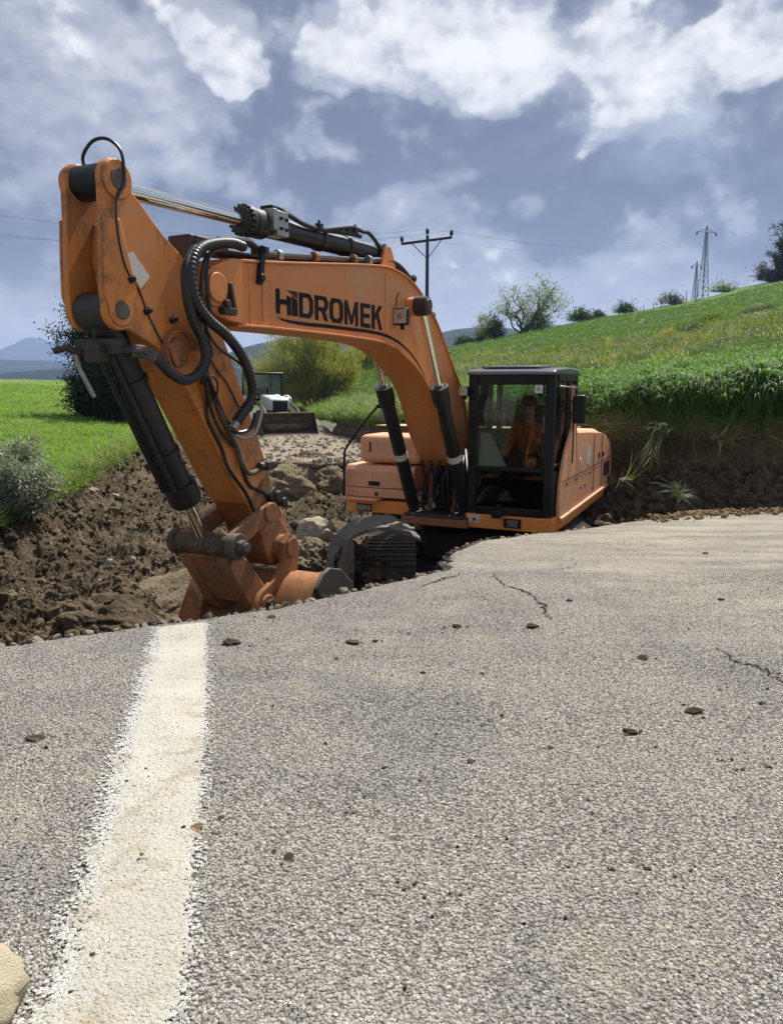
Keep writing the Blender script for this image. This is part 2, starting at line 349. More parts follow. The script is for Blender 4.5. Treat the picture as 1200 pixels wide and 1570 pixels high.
M = {}
M['orange'] = painted('orange_paint', (.65, .230, .056), 0.48, (.22, .115, .06), 0.7, wear=.8, dust=(.52, .30, .17, .5))
M['salmon'] = painted('faded_light_lifted_paint', (.80, .385, .205), 0.55, (.36, .23, .15), 0.8, wear=.7, dust=(.50, .36, .25, .4))  # faded body colour, base also lifted for light on the front box
M['litdeck'] = painted('light_lifted_orange_paint', (.86, .30, .055), 0.5, (.16, .08, .04), 0.8)  # brighter copy of the orange; extra light on the deck fronts is painted in
M['mudorange'] = painted('muddy_orange_paint', (.33, .135, .045), 0.8, (.085, .060, .040), 0.8, scale=.8, cover=.06, wear=.9, dust=(.17, .125, .085, .85))
M['darksteel'] = painted('dark_steel', (.011, .0115, .013), 0.40, (.06, .047, .035), 0.3, 0.0, 0.05)
M['greasy'] = painted('greasy_steel', (.045, .036, .03), 0.5, (.09, .065, .045), 0.8, 0.25, 0.1, scale=2)
M['muddysteel'] = painted('muddy_steel', (.10, .085, .068), 0.7, (.17, .13, .09), 0.8, 0.1, 0.1, scale=2)
M['chrome'] = plain('chrome', (.82, .80, .76), 0.09, 1.0, 0.03, 5, 0.0)
M['rubber'] = plain('hose_rubber', (.016, .016, .018), 0.45, 0, 0.2, 20, 0.1)
M['fitting'] = plain('zinc_fitting', (.36, .35, .33), 0.4, 0.8, 0.2, 14, 0.1)
M['black'] = painted('cab_black_paint', (.006, .0065, .0075), 0.35, (.04, .034, .028), 0.10, spec=0.3)
M['roofblack'] = painted('roof_sky_sheen_paint', (.075, .08, .09), 0.22, (.14, .13, .12), 0.3)  # dark paint greyed so the colour carries a sky reflection on the roof
M['glass'] = glass('cab_glass', (.74, .80, .78), 1.3)
M['darkglass'] = glass('dark_lower_glass', (.10, .13, .13), 0.8)
M['lampglass'] = plain('lamp_lens', (.62, .63, .63), 0.22, 0.6, 0.25, 30, 0.5)
M['decal'] = plain('navy_lettering', (.007, .007, .013), 0.65, 0, 0.1, spec=0.15)
M['red'] = plain('dark_red_lettering', (.10, .016, .012), 0.6, 0, 0.1, spec=0.15)
M['sticker'] = painted('worn_sticker', (.62, .60, .52), 0.5, (.2, .15, .1), 0.6, scale=4)
M['white'] = painted('white_paint', (.56, .57, .57), 0.4, (.3, .25, .18), 0.25)
M['cloth_orange'] = plain('orange_cloth', (.62, .14, .03), 0.85, 0, 0.15, 12, 0.4)
M['skin'] = plain('skin', (.42, .23, .15), 0.55, 0, 0.08)
M['cloth_dark'] = plain('dark_cloth', (.03, .035, .05), 0.9, 0, 0.2)
M['seat'] = plain('seat_fabric', (.035, .035, .035), 0.9, 0, 0.2)
M['hair'] = plain('dark_hair', (.012, .009, .007), 0.6, 0, 0.2)
M['bark'] = plain('bark', (.07, .055, .042), 0.9, 0, 0.3, 14, 0.6)
M['polesteel'] = plain('pole_paint', (.022, .028, .045), 0.5, 0.2, 0.1)
M['lattice'] = plain('galvanised_lattice', (.13, .15, .20), 0.6, 0.4, 0.1)
M['insul'] = plain('dark_insulator', (.02, .02, .025), 0.3)
M['concrete'] = painted('weathered_concrete', (.15, .132, .108), 0.9, (.07, .052, .036), 0.9, scale=1.5, cover=.05)
M['tar'] = plain('broken_asphalt', (.07, .066, .062), 0.9, 0, 0.3, 25, 0.8)
M['rock'] = plain('pale_rock', (.36, .31, .24), 0.9, 0, 0.25, 7, 0.7)
M['creamrock'] = plain('cream_stone', (.50, .44, .30), 0.9, 0, 0.18, 18, 0.8)
M['wood'] = plain('grey_post_wood', (.13, .11, .09), 0.9, 0, 0.2)

# ------------------------------------------------------------------ ground shapes
def soil_mat(name, c_dark, c_mid, c_light, bs=0.9, patch=None):
    m, t, b = new_mat(name); p = pos(t)
    n1 = t.noise(p, 1.3, 6, 0.6); n2 = t.noise(p, 9, 8, 0.68, 0.3); n3 = t.noise(p, 45, 6, 0.7)
    f = t.math('ADD', t.math('MULTIPLY', n1, 0.5), t.math('ADD', t.math('MULTIPLY', n2, 0.35), t.math('MULTIPLY', n3, 0.25)))
    c = t.ramp(f, [(0.36, c_dark), (0.54, c_mid), (0.74, c_light)])
    if patch: c = t.mix(t.math('MULTIPLY', t.step(t.math('ADD', t.noise(p, 0.75, 4, 0.6, 0.4), t.math('MULTIPLY', t.math('SUBTRACT', n2, 0.5), 0.35)), 0.52, 0.66), 0.75), c, patch)
    if patch: c = t.mix(t.math('MULTIPLY', t.step(t.noise(p, 1.9, 3, 0.6, 0.4), 0.60, 0.72), 0.6), c, (.035, .027, .018, 1))
    t.put(b.inputs['Base Color'], c); b.inputs['Roughness'].default_value = 0.95; b.inputs['Specular IOR Level'].default_value = 0.15
    t.put(b.inputs['Normal'], t.bump(t.math('ADD', t.math('MULTIPLY', n2, 0.7), t.math('ADD', t.math('MULTIPLY', n3, 0.5), t.math('MULTIPLY', t.vor(p, 22), -0.35))), bs, 0.08)); return m
M['dirt'] = soil_mat('dug_soil', (.042, .032, .020), (.100, .077, .049), (.270, .218, .150), 1.0, (.20, .155, .095, 1))
M['bank'] = soil_mat('dark_bank_soil', (.060, .044, .029), (.115, .085, .056), (.24, .185, .125))
M['clay'] = soil_mat('ochre_clay', (.17, .115, .06), (.27, .19, .10), (.40, .30, .18))
M['trackdirt'] = soil_mat('pale_trodden_soil', (.15, .122, .09), (.25, .21, .16), (.36, .31, .245), 0.6)

def grass_mat(name, c1, c2, c3, yellow=0.0, dry=0.0):
    m, t, b = new_mat(name); p = pos(t); ps = t.vm('MULTIPLY', p, (1, 1, 1))
    n1 = t.noise(ps, 0.16, 5, 0.62, 0.5); n2 = t.noise(ps, 0.8, 6, 0.65); n3 = t.noise(ps, 9, 6, 0.7); n4 = t.noise(ps, 50, 4, 0.7)
    f = t.math('ADD', t.math('MULTIPLY', n1, 0.75), t.math('ADD', t.math('MULTIPLY', n2, 0.3), t.math('ADD', t.math('MULTIPLY', n3, 0.2), t.math('MULTIPLY', n4, 0.12))))
    c = t.ramp(f, [(0.50, c1), (0.68, c2), (0.86, c3)])
    t.put(b.inputs['Base Color'], c); b.inputs['Roughness'].default_value = 0.8; b.inputs['Specular IOR Level'].default_value = 0.15
    t.put(b.inputs['Normal'], t.bump(t.math('ADD', n3, t.math('MULTIPLY', n4, 0.5)), 0.9, 0.15)); return m
M['hill'] = grass_mat('hill_grass', (.050, .118, .014), (.080, .160, .021), (.130, .205, .036))
M['meadow'] = grass_mat('meadow_grass', (.090, .175, .028), (.165, .262, .050), (.235, .315, .080))
M['plain'] = grass_mat('far_plain', (.05, .075, .03), (.09, .10, .05), (.14, .13, .08))
M['mount'] = soil_mat('far_mountain', (.008, .018, .020), (.012, .025, .026), (.020, .034, .034), 0.3)

def stone_chips(t, p):                              # chip seal: rounded cells, their gaps and colours
    wp = t.vm('ADD', p, t.vm('SCALE', t.vm('SUBTRACT', t.noise(p, 90, 2, 0.5, color=True), (.5, .5, .5)), 0.010))
    flat = t.vm('MULTIPLY', wp, (1, 1, 0.2))
    nd = t.n('ShaderNodeTexVoronoi', feature='F1'); t.put(nd.inputs['Vector'], flat); nd.inputs['Scale'].default_value = 105
    n2 = t.n('ShaderNodeTexVoronoi', feature='F1'); t.put(n2.inputs['Vector'], flat); n2.inputs['Scale'].default_value = 230
    return nd.outputs['Distance'], nd.outputs['Color'], n2.outputs['Distance'], n2.outputs['Color']
def road_material(chip=False):
    m, t, b = new_mat('road_chip' if chip else 'chip_seal_asphalt'); p = pos(t)
    if chip:
        r = t.n('ShaderNodeObjectInfo').outputs['Random']; w = t.n('ShaderNodeTexWhiteNoise', noise_dimensions='1D'); t.put(w.inputs['W'], t.math('MULTIPLY', r, 91.7))
        tone = r; hue = w.outputs['Value']; d1 = None
    else:
        d1, c1, d2, c2 = stone_chips(t, p)
        sc = t.n('ShaderNodeSeparateColor'); t.put(sc.inputs[0], c1); sc2 = t.n('ShaderNodeSeparateColor'); t.put(sc2.inputs[0], c2)
        tone = t.math('ADD', t.math('MULTIPLY', sc.outputs[0], 0.65), t.math('MULTIPLY', sc2.outputs[0], 0.35)); hue = sc.outputs[1]
    c = t.ramp(tone, [(0.0, (.160, .150, .136)), (0.3, (.260, .246, .225)), (0.75, (.375, .358, .328)), (1.0, (.54, .52, .485))])
    c = t.mix(t.math('MULTIPLY', hue, 0.25), c, (.29, .265, .225, 1))
    fine = t.noise(p, 30, 3, 0.65)
    if not chip:
        gap = t.step(t.math('ADD', d1, t.math('MULTIPLY', sc.outputs[2], 0.25)), 0.55, 0.85)
        c = t.mix(t.math('MULTIPLY', gap, 0.8), c, (.045, .042, .038, 1))
        hole = t.step(t.noise(p, 48, 3, 0.6), 0.60, 0.68); c = t.mix(t.math('MULTIPLY', hole, 0.45), c, (.07, .064, .058, 1))
    big = t.noise(p, 0.55, 4, 0.6, 0.3); mid = t.noise(p, 3.4, 5, 0.62, 0.5)
    sx = t.n('ShaderNodeSeparateXYZ'); t.put(sx.inputs[0], p)
    far = t.step(t.math('ADD', t.math('MULTIPLY', sx.outputs[1], 0.12), t.math('MULTIPLY', sx.outputs[0], 0.10)), 0.35, 1.5)
    stripes = t.noise(t.vm('MULTIPLY', p, (0.35, 2.6, 1)), 1.6, 4, 0.6, 0.3)
    dust = t.math('ADD', t.math('MULTIPLY', t.step(t.math('ADD', t.math('MULTIPLY', big, 0.45), t.math('MULTIPLY', mid, 0.55)), 0.48, 0.64), 0.42), t.math('MULTIPLY', far, t.math('MULTIPLY', t.step(stripes, 0.36, 0.60), 0.8)))
    dust = t.math('MULTIPLY', dust, t.math('ADD', 0.40, t.math('MULTIPLY', fine, 1.0)), clamp=True)
    c = t.mix(t.math('MULTIPLY', dust, 0.7 if chip else 1.0), c, (.44, .395, .305, 1))
    tint = t.mix(t.step(t.noise(p, 0.9, 4, 0.6, 0.6), 0.40, 0.62), (1.05, 1.04, 1.02, 1), (.86, .86, .87, 1)); c = t.mix(1.0, c, tint, 'MULTIPLY')
    t.put(b.inputs['Base Color'], c); b.inputs['Roughness'].default_value = 0.9; b.inputs['Specular IOR Level'].default_value = 0.2
    if not chip:
        h = t.math('SUBTRACT', t.math('MULTIPLY', sc.outputs[1], 0.6), t.math('MULTIPLY', t.math('POWER', d1, 2.0), 1.3))
        h = t.math('SUBTRACT', h, t.math('ADD', t.math('MULTIPLY', hole, 0.6), t.math('MULTIPLY', d2, 0.3)))
        t.put(b.inputs['Normal'], t.bump(h, 0.9, 0.007))
    return m
M['road'] = road_material(); M['chip'] = road_material(True)
def paint_material(chip=False):
    m, t, b = new_mat('painted_chip' if chip else 'worn_road_paint'); p = pos(t)
    big = t.noise(p, 3.0, 4, 0.6); fine = t.noise(p, 26, 4, 0.7)
    if chip: core = t.step(big, 0.3, 0.5); v = t.n('ShaderNodeObjectInfo').outputs['Random']
    else:
        d1, c1, d2, c2 = stone_chips(t, p); sc = t.n('ShaderNodeSeparateColor'); t.put(sc.inputs[0], c1); v = sc.outputs[1]
        uvn = t.n('ShaderNodeUVMap'); uvn.uv_map = 'across'; su = t.n('ShaderNodeSeparateXYZ'); t.put(su.inputs[0], uvn.outputs[0])
        ax = t.math('ABSOLUTE', t.math('SUBTRACT', su.outputs[0], 0.5))
        core = t.step(t.math('ADD', t.math('ABSOLUTE', t.math('SUBTRACT', su.outputs[0], 0.56)), t.math('MULTIPLY', t.math('SUBTRACT', fine, 0.5), 0.22)), 0.38, 0.24)
    cream = t.mix(t.step(big, 0.35, 0.65), (.38, .360, .305, 1), (.47, .45, .395, 1)); white = t.mix(v, (.36, .36, .345, 1), (.50, .50, .48, 1))
    c = t.mix(core, white, cream); c = t.mix(t.math('MULTIPLY', v, 0.25), c, (.42, .40, .34, 1))
    c = t.mix(t.math('MULTIPLY', t.step(t.noise(p, 7, 6, 0.65, 0.6), 0.50, 0.70), 0.75), c, (.30, .255, .18, 1))
    t.put(b.inputs['Base Color'], c); b.inputs['Roughness'].default_value = 0.85; b.inputs['Specular IOR Level'].default_value = 0.2
    if chip: return m
    h = t.math('SUBTRACT', t.math('MULTIPLY', v, 0.5), t.math('MULTIPLY', t.math('POWER', d1, 2.0), 1.0)); t.put(b.inputs['Normal'], t.bump(h, 0.7, 0.006))
    keep = t.math('ADD', t.math('ADD', t.math('MULTIPLY', t.step(d1, 0.85, 0.40), 0.30), t.math('MULTIPLY', sc.outputs[0], 0.34)), t.math('ADD', t.math('MULTIPLY', big, 0.40), t.math('MULTIPLY', fine, 0.55)))
    keep = t.math('ADD', keep, t.math('MULTIPLY', core, 0.30)); keep = t.math('SUBTRACT', keep, t.math('MULTIPLY', t.step(ax, 0.30, 0.5), 0.30))
    tr = t.n('ShaderNodeBsdfTransparent'); mx = t.n('ShaderNodeMixShader'); t.put(mx.inputs[0], t.step(keep, 0.62, 0.80))
    t.L.new(tr.outputs[0], mx.inputs[1]); t.L.new(b.outputs[0], mx.inputs[2]); t.L.new(mx.outputs[0], m.node_tree.nodes['Material Output'].inputs[0]); return m
M['paint'] = paint_material(); M['paintchip'] = paint_material(True)

EDGE = [(-9, -1.0), (-6, 1.2), (-3.2, 3.0), (-1.85, 3.63), (-1.37, 4.03), (-.75, 4.4), (-.17, 5.07), (.12, 5.40), (.30, 5.62), (.42, 5.85), (.48, 6.1), (.52, 6.5), (.62, 7.0), (.9, 7.45), (1.35, 7.9), (2.0, 8.4), (2.8, 9.15), (3.3, 9.6), (4.2, 10.25), (5, 10.5), (6.5, 10.7), (9, 10.9), (16, 11)]
BANK = [(16, 11.2), (12, 11.5), (8, 11.9), (6.4, 12.2), (4.8, 12.6), (3.5, 12.9), (2.2, 14.5), (1, 19), (0, 24), (-1, 29), (-2.5, 36), (-6, 50), (-14, 80)]
BANKZ = [(16, -.55), (6.4, -.70), (3.5, -.74), (2.2, -.85), (1, -1.1), (0, -1.3), (-1, -1.47), (-2.5, -1.75), (-6, -2.0), (-14, -2.4)]
LEFT = [(-9, -1), (-6.5, 2), (-5, 4.5), (-4.45, 7), (-4.37, 8.6), (-4.5, 9.8), (-4.57, 11), (-4.85, 13), (-5.3, 16), (-5.5, 20), (-6, 26), (-7.5, 34), (-10, 45), (-20, 80)]
def road_z(x, y): return -1.0-0.07*y+0.018*perlin(x*0.6+3, y*0.6, 5)+0.007*perlin(x*2.1, y*2.1, 6)
def far_z(x, y): return -1.30-0.027*y+0.02*perlin(x*0.8, y*0.4, 8)
def bank_theta(th):
    return np.interp(th, [p[0]/p[1] for p in BANK[::-1]], [p[1] for p in BANK[::-1]])
def bank_top(x): return lerp_pts(BANKZ, x)
CREST = [(300, 612, 120), (430, 596, 115), (540, 560, 100), (600, 548, 98), (700, 533, 95), (800, 512, 100), (870, 497, 105), (940, 483, 110), (1000, 472, 115), (1075, 458, 120), (1140, 440, 118), (1200, 428, 112), (1500, 385, 105), (2200, 340, 90)]
_cr = [at(*c) for c in CREST]; _cth = [c.x/c.y for c in _cr]
def hill_z(x, y):
    th = x/y; y0 = bank_theta(th); z0 = bank_top(th*y0); yc = np.interp(th, _cth, [c.y for c in _cr]); zc = np.interp(th, _cth, [c.z for c in _cr])
    t = (y-y0)/(yc-y0)
    zz = z0+(zc-z0)*np.where(t < 1, np.clip(t, 0, 1)**1.08, 1-(t-1)*0.9*0)
    zz = zz-np.maximum(y-yc, 0)*0.12
    return zz+0.12*perlin(x*0.16, y*0.12, 21)*np.clip(t*4, 0, 1)+0.03*perlin(x*0.9, y*0.7, 22)
LCREST = [(-900, 540, 50), (-300, 566, 56), (0, 579, 60), (110, 584, 62), (200, 592, 64), (300, 601, 68), (420, 612, 75)]
_lc = [at(*c) for c in LCREST]; _lth = [c.x/c.y for c in _lc]
def left_edge_theta(th):
    return np.interp(th, [p[0]/p[1] for p in LEFT[2:]], [p[1] for p in LEFT[2:]])
def meadow_z(x, y):
    th = x/np.maximum(y, 0.5); yc = np.interp(th, _lth, [c.y for c in _lc]); zc = np.interp(th, _lth, [c.z for c in _lc])
    t = np.clip((y-8.0)/(yc-8.0), -0.3, 1)
    z = -1.5+(zc+1.5)*t-np.maximum(y-yc, 0)*0.12
    far = np.clip((y-18)/20, 0, 1); edge = np.clip((x-lerp_pts(LEFT, y, 1, 0)+3)/3, 0, 1)
    z = z*(1-far*edge)+(far_z(x, y)+0.15)*far*edge
    return z+0.10*perlin(x*0.22, y*0.22, 31)+0.035*perlin(x*0.9, y*0.9, 32)
def far_wall(x): return 17.8+0.35*perlin(x*0.9, 0*x, 41)+0.15*perlin(x*2.7, 0*x+4, 42)
def edge_d(x, y): return -poly_dist(x, y, EDGE)*-1.0
def pit_z(x, y, detail=True):
    dN = poly_dist(x, y, EDGE); dL = -poly_dist(x, y, LEFT); dR = poly_dist(x, y, BANK)
    base = -2.5+0.14*perlin(x*0.7, y*0.7, 51)
    base = base-0.75*np.exp(-(((x+0.9)/1.3)**2+((y-6.3)/1.2)**2))
    xl = -1.95-0.13*(y-6)
    w = smooth01((xl-x)/1.4+0.5)
    zl = -1.98+0.16*perlin(x*0.55, y*0.55, 52)-0.35*np.exp(-((dN-0.35)/0.5)**2)+0.10*np.clip((y-8)/8, 0, 1)
    fl = base*(1-w)+zl*w
    mw = smooth01(1.4-np.maximum(np.abs(x-1.2)/2.0, np.abs(y-11.3)/2.7)*1.0+0.0)*1.0
    fl = fl*(1-mw)+(-2.83)*mw
    rm = np.exp(-(((x+0.75)/0.5)**2+((y-10.6)/1.3)**2)); fl = fl+0.42*rm+0.62*np.exp(-(((x+0.2)/0.42)**2+((y-8.55)/0.45)**2))+0.35*np.exp(-(((x+2.0)/0.7)**2+((y-6.2)/0.8)**2))
    mz = meadow_z(np.minimum(x, lerp_pts(LEFT, y, 1, 0)), y)-.05; zL = mz-0.42*np.maximum(dL, 0)-.12*np.clip(dL/.25, 0, 1)
    yF = far_wall(x); zF = np.where(y < yF, -1.83-1.15*(yF-y)-.25*perlin(x*1.4, y*.8, 44)*np.clip((yF-y)*3, 0, 1), -1.95)
    zR = np.where(dR > 0, -1.30-0.62*dR, -1.3)
    rz = road_z(x, y); zN = np.where(dN > 0, rz-0.28-1.9*dN, rz-0.20)
    z = np.maximum.reduce([fl, zL, zF, zR, zN])
    if detail:
        amp = (1-0.75*mw)*np.where(dN < 0, 0.15, 1.0)
        lump = 0.20*fbm(x*1.1, y*1.1, 3, 61)+0.15*fbm(x*2.6, y*2.6, 3, 62, 0.55, True)-0.03+0.055*fbm(x*9, y*9, 3, 63, 0.6, True)+0.03*fbm(x*27, y*27, 2, 64, 0.6)
        z = z+lump*amp*np.clip(0.55+y*0.02, 0.5, 1)
        z = np.where(dN < 0.04, np.minimum(z, rz-0.22), z); z = np.where(dL < 0, np.minimum(z, mz-.03), z)
    return z

def field(name, th, ys, zf, mat, mask=None, smooth=True):
    T, Y = np.meshgrid(th, ys); X = T*Y; Z = zf(X, Y); n, m = T.shape
    v = np.stack([X, Y, Z], -1).reshape(-1, 3); i = np.arange((n-1)*m).reshape(n-1, m)[:, :-1].ravel()
    f = np.stack([i, i+1, i+m+1, i+m], 1)
    if mask is not None:
        c = v[f].mean(1); f = f[mask(c[:, 0], c[:, 1])]
        used, inv = np.unique(f, return_inverse=True); v = v[used]; f = inv.reshape(f.shape)
    return link(name, mesh_np(name, v, f, mat, smooth))

# pit
pit = field('excavated_ground', np.linspace(-.80, .80, 620), np.geomspace(2.6, 20.5, 520), pit_z, M['dirt'], lambda x, y: poly_dist(x, y, EDGE) > -0.9)
tag(pit, None, None, None, 'structure')
# right hillside, from the lip of the bank up to the crest and over it
def hill_mesh():
    th = np.concatenate([np.linspace(-.22, .75, 330), np.linspace(.78, 1.5, 20)]); tt = np.concatenate([np.linspace(0, 1, 230)**1.9, [1.03, 1.1, 1.25, 1.6]])
    T, K = np.meshgrid(th, tt); y0 = bank_theta(T)+0.02; yc = np.interp(T, _cth, [c.y for c in _cr]); Y = y0+(yc-y0)*K; X = T*Y; Z = hill_z(X, Y)
    n, m = T.shape; i = np.arange((n-1)*m).reshape(n-1, m)[:, :-1].ravel()
    return link('hillside', mesh_np('hillside', np.stack([X, Y, Z], -1).reshape(-1, 3), np.stack([i, i+1, i+m+1, i+m], 1), M['hill'], True))
tag(hill_mesh(), None, None, None, 'structure')
mead = field('meadow', np.linspace(-1.6, -.1, 300), np.geomspace(1.5, 110, 260), meadow_z, M['meadow'], lambda x, y: poly_dist(x, y, LEFT) > 0.06*perlin(x*2, y*2, 71))
tag(mead, None, None, None, 'structure')
# far road beyond the collapse: a broken slab with its own edge
def far_road():
    xs = np.linspace(-1, 1, 90); ys = np.concatenate([[0, 0.02], np.linspace(0.1, 1, 60)**1.6]); V = []; n = len(xs)
    a = []
    for k in ys:
        y = 17.62+perlin(xs*4, xs*0, 72)*0.25*(1-k)+k*48.0
        lo = lerp_pts(LEFT, y, 1, 0)-0.3; hi = lerp_pts(BANK, y, 1, 0)+0.3; x = lo+(hi-lo)*(xs*0.5+0.5)
        y = y+perlin(x*1.3, 0*x, 73)*0.35*(1-k)+perlin(x*5, 0*x, 74)*0.14*(1-k)+perlin(x*14, 0*x, 76)*0.05*(1-k)
        a.append(np.stack([x, y, far_z(x, y)+0.09*perlin(x*1.0, y*0.5, 75)*0.4], -1))
    bot = a[0].copy(); bot[:, 2] -= 0.09+0.03*perlin(bot[:, 0]*5, bot[:, 0]*0, 77); bot[:, 1] += 0.03; back = bot.copy(); back[:, 1] += 0.8
    a = np.stack([back, bot]+a); v = a.reshape(-1, 3); m = a.shape[0]
    i = np.arange((m-1)*n).reshape(m-1, n)[:, :-1].ravel()
    return link('far_road', mesh_np('far_road', v, np.stack([i, i+1, i+n+1, i+n], 1), M['trackdirt'], False))
tag(far_road(), None, None, None, 'structure')

# near road
def road_edge_pts(n=620):
    P = np.array(EDGE, float); d = np.r_[0, np.cumsum(np.hypot(*np.diff(P, axis=0).T))]; 
    s = np.concatenate([np.linspace(0, d[2], 20, endpoint=False), np.linspace(d[2], d[-4], n-40), np.linspace(d[-4], d[-1], 21)[1:]])
    x = np.interp(s, d, P[:, 0]); y = np.interp(s, d, P[:, 1])
    rough = 0.035+0.065*np.exp(-((s-np.interp(11, range(len(d)), d))/1.0)**2)
    nx = perlin(s*2.2, s*0, 81)*rough+perlin(s*8, s*0+3, 82)*rough*0.45+perlin(s*26, s*0+5, 83)*0.012; ny = perlin(s*2.6, s*0+9, 84)*rough+perlin(s*9, s*0+2, 85)*rough*0.45+perlin(s*24, s*0, 86)*0.012
    return x+nx, y+ny
RX, RY = road_edge_pts()
def near_road():
    th = np.concatenate([np.linspace(-2.6, -.66, 40), np.linspace(-.65, .75, 560), np.linspace(.76, 2.2, 40)]); ys = np.concatenate([[-25, -4, .1], np.geomspace(.6, 11.4, 470)])
    T, Y = np.meshgrid(th, ys); X = np.where(Y > .55, T*Y, T*6); n, m = T.shape
    x = X.ravel(); y = Y.ravel(); d = poly_dist(x, y, EDGE); near = np.where(np.abs(d) < .45)[0]; J = list(zip(RX, RY))
    d2, qx, qy = closest(x[near], y[near], J); d[near] = d2
    i = np.arange((n-1)*m).reshape(n-1, m)[:, :-1].ravel(); f = np.stack([i, i+1, i+m+1, i+m], 1); f = f[(d[f] < 0).any(1)]
    cs = np.sign(y-np.interp(x, [q[0] for q in EDGE], [q[1] for q in EDGE])); cs[cs == 0] = 1; d = np.where(np.abs(d) > .22, np.abs(d)*cs, d)
    out = near[d[near] > 0]; sel = d[near] > 0; x[out] = qx[sel]; y[out] = qy[sel]; d[out] = 0
    z = road_z(x, y)-0.02*smooth01(1-np.abs(d)/.04)*(np.abs(d) < .04)
    used, inv = np.unique(f, return_inverse=True); f = inv.reshape(f.shape); x, y, z, d = x[used], y[used], z[used], d[used]
    e = np.concatenate([f[:, [0, 1]], f[:, [1, 2]], f[:, [2, 3]], f[:, [3, 0]]]); key = np.sort(e, 1); u, ix, ct = np.unique(key, axis=0, return_index=True, return_counts=True)
    be = e[ix[ct == 1]]; be = be[(d[be] > -1e-4).all(1) & (np.hypot(x[be[:, 0]]-x[be[:, 1]], y[be[:, 0]]-y[be[:, 1]]) > 1e-6)]
    nb = len(x); bv, binv = np.unique(be, return_inverse=True); binv = binv.reshape(be.shape); k = len(bv); L = []
    for lay, (dz, back) in enumerate(((.05, -.012), (.10, .02), (.17, .08), (.19, .6))):
        w = perlin(x[bv]*11, y[bv]*11, 87+lay); L.append(np.stack([x[bv]+.3*back*w, y[bv]-back+.014*w, z[bv]-dz-.02*w], 1))
    v = np.concatenate([np.stack([x, y, z], 1)]+L); F = [f]; prev = be
    for lay in range(4):
        cur = binv+nb+lay*k; F.append(np.stack([prev[:, 1], prev[:, 0], cur[:, 0], cur[:, 1]], 1)); prev = cur
    mi = np.concatenate([np.zeros(len(f)), np.ones(4*len(be))]).astype(int)
    return link('road', mesh_np('road', v, np.concatenate(F), [M['road'], M['tar']], True, mi))
def closest(x, y, pts):
    best = np.full(len(x), 1e9); sg = np.ones(len(x)); qx = x.copy(); qy = y.copy()
    for (ax, ay), (bx, by) in zip(pts[:-1], pts[1:]):
        m = (np.abs(x-ax) < .9) & (np.abs(y-ay) < .9)
        if not m.any(): continue
        dx, dy = bx-ax, by-ay; X = x[m]; Y = y[m]; t = np.clip(((X-ax)*dx+(Y-ay)*dy)/(dx*dx+dy*dy+1e-12), 0, 1); ex = ax+t*dx; ey = ay+t*dy; dd = np.hypot(X-ex, Y-ey)
        b = dd < best[m]; id_ = np.where(m)[0][b]; best[id_] = dd[b]; sg[id_] = np.sign(dx*(Y-ay)-dy*(X-ax))[b]; qx[id_] = ex[b]; qy[id_] = ey[b]
    return best*sg, qx, qy
tag(near_road(), None, None, None, 'structure')
def on_road_(u, v):
    r = ray(u, v); Ys = np.linspace(.8, 12, 6000); k = Ys/r.y; i = int(np.argmax(road_z(r.x*k, Ys) > r.z*k)); return Vector((r.x*k[i], Ys[i], r.z*k[i]))
def marking_edges():
    L = [on_road_(u, v) for u, v in ((8, 1585), (116, 1300), (166, 1145), (196, 1060), (229, 964))]; Rr = [on_road_(u, v) for u, v in ((293, 1585), (318, 1300), (328, 1145), (329, 1060), (326, 953))]
    A = catmull(L, 30); B = catmull(Rr, 30); return [p.x for p in A], [p.x for p in B], [p.y for p in A], [p.y for p in B]
def marking():
    L = [on_road_(u, v) for u, v in ((8, 1585), (116, 1300), (166, 1145), (196, 1060), (229, 964))]; Rr = [on_road_(u, v) for u, v in ((293, 1585), (318, 1300), (328, 1145), (329, 1060), (326, 953))]
    l0 = Vector((-.62, 0.2, 0)); r0 = Vector((-.33, 0.2, 0))
    A = catmull([l0]+L, 40); B = catmull([r0]+Rr, 40); n = len(A); w = 13; v = []; uv = []
    for i in range(n):
        for k in range(w):
            x = A[i].x+(B[i].x-A[i].x)*k/(w-1); y = A[i].y+(B[i].y-A[i].y)*k/(w-1)
            v.append((x, y, float(road_z(x, y))+0.004)); uv.append((k/(w-1), i/n))
    i = np.arange((n-1)*w).reshape(n-1, w)[:, :-1].ravel(); f = np.stack([i, i+1, i+w+1, i+w], 1)
    # trim at the broken edge
    V = np.array(v); c = V[f].mean(1); ye = np.interp(c[:, 0], RX[60:400], RY[60:400]); f = f[c[:, 1] < ye-0.03]
    me = mesh_np('road_marking', V, f, M['paint'], True); ul = me.uv_layers.new(name='across')
    li = np.zeros(len(me.loops), np.int32); me.loops.foreach_get('vertex_index', li); ul.data.foreach_set('uv', np.array(uv, np.float32)[li].ravel())
    return link('road_marking', me)
tag(marking(), None, None, None, 'structure')

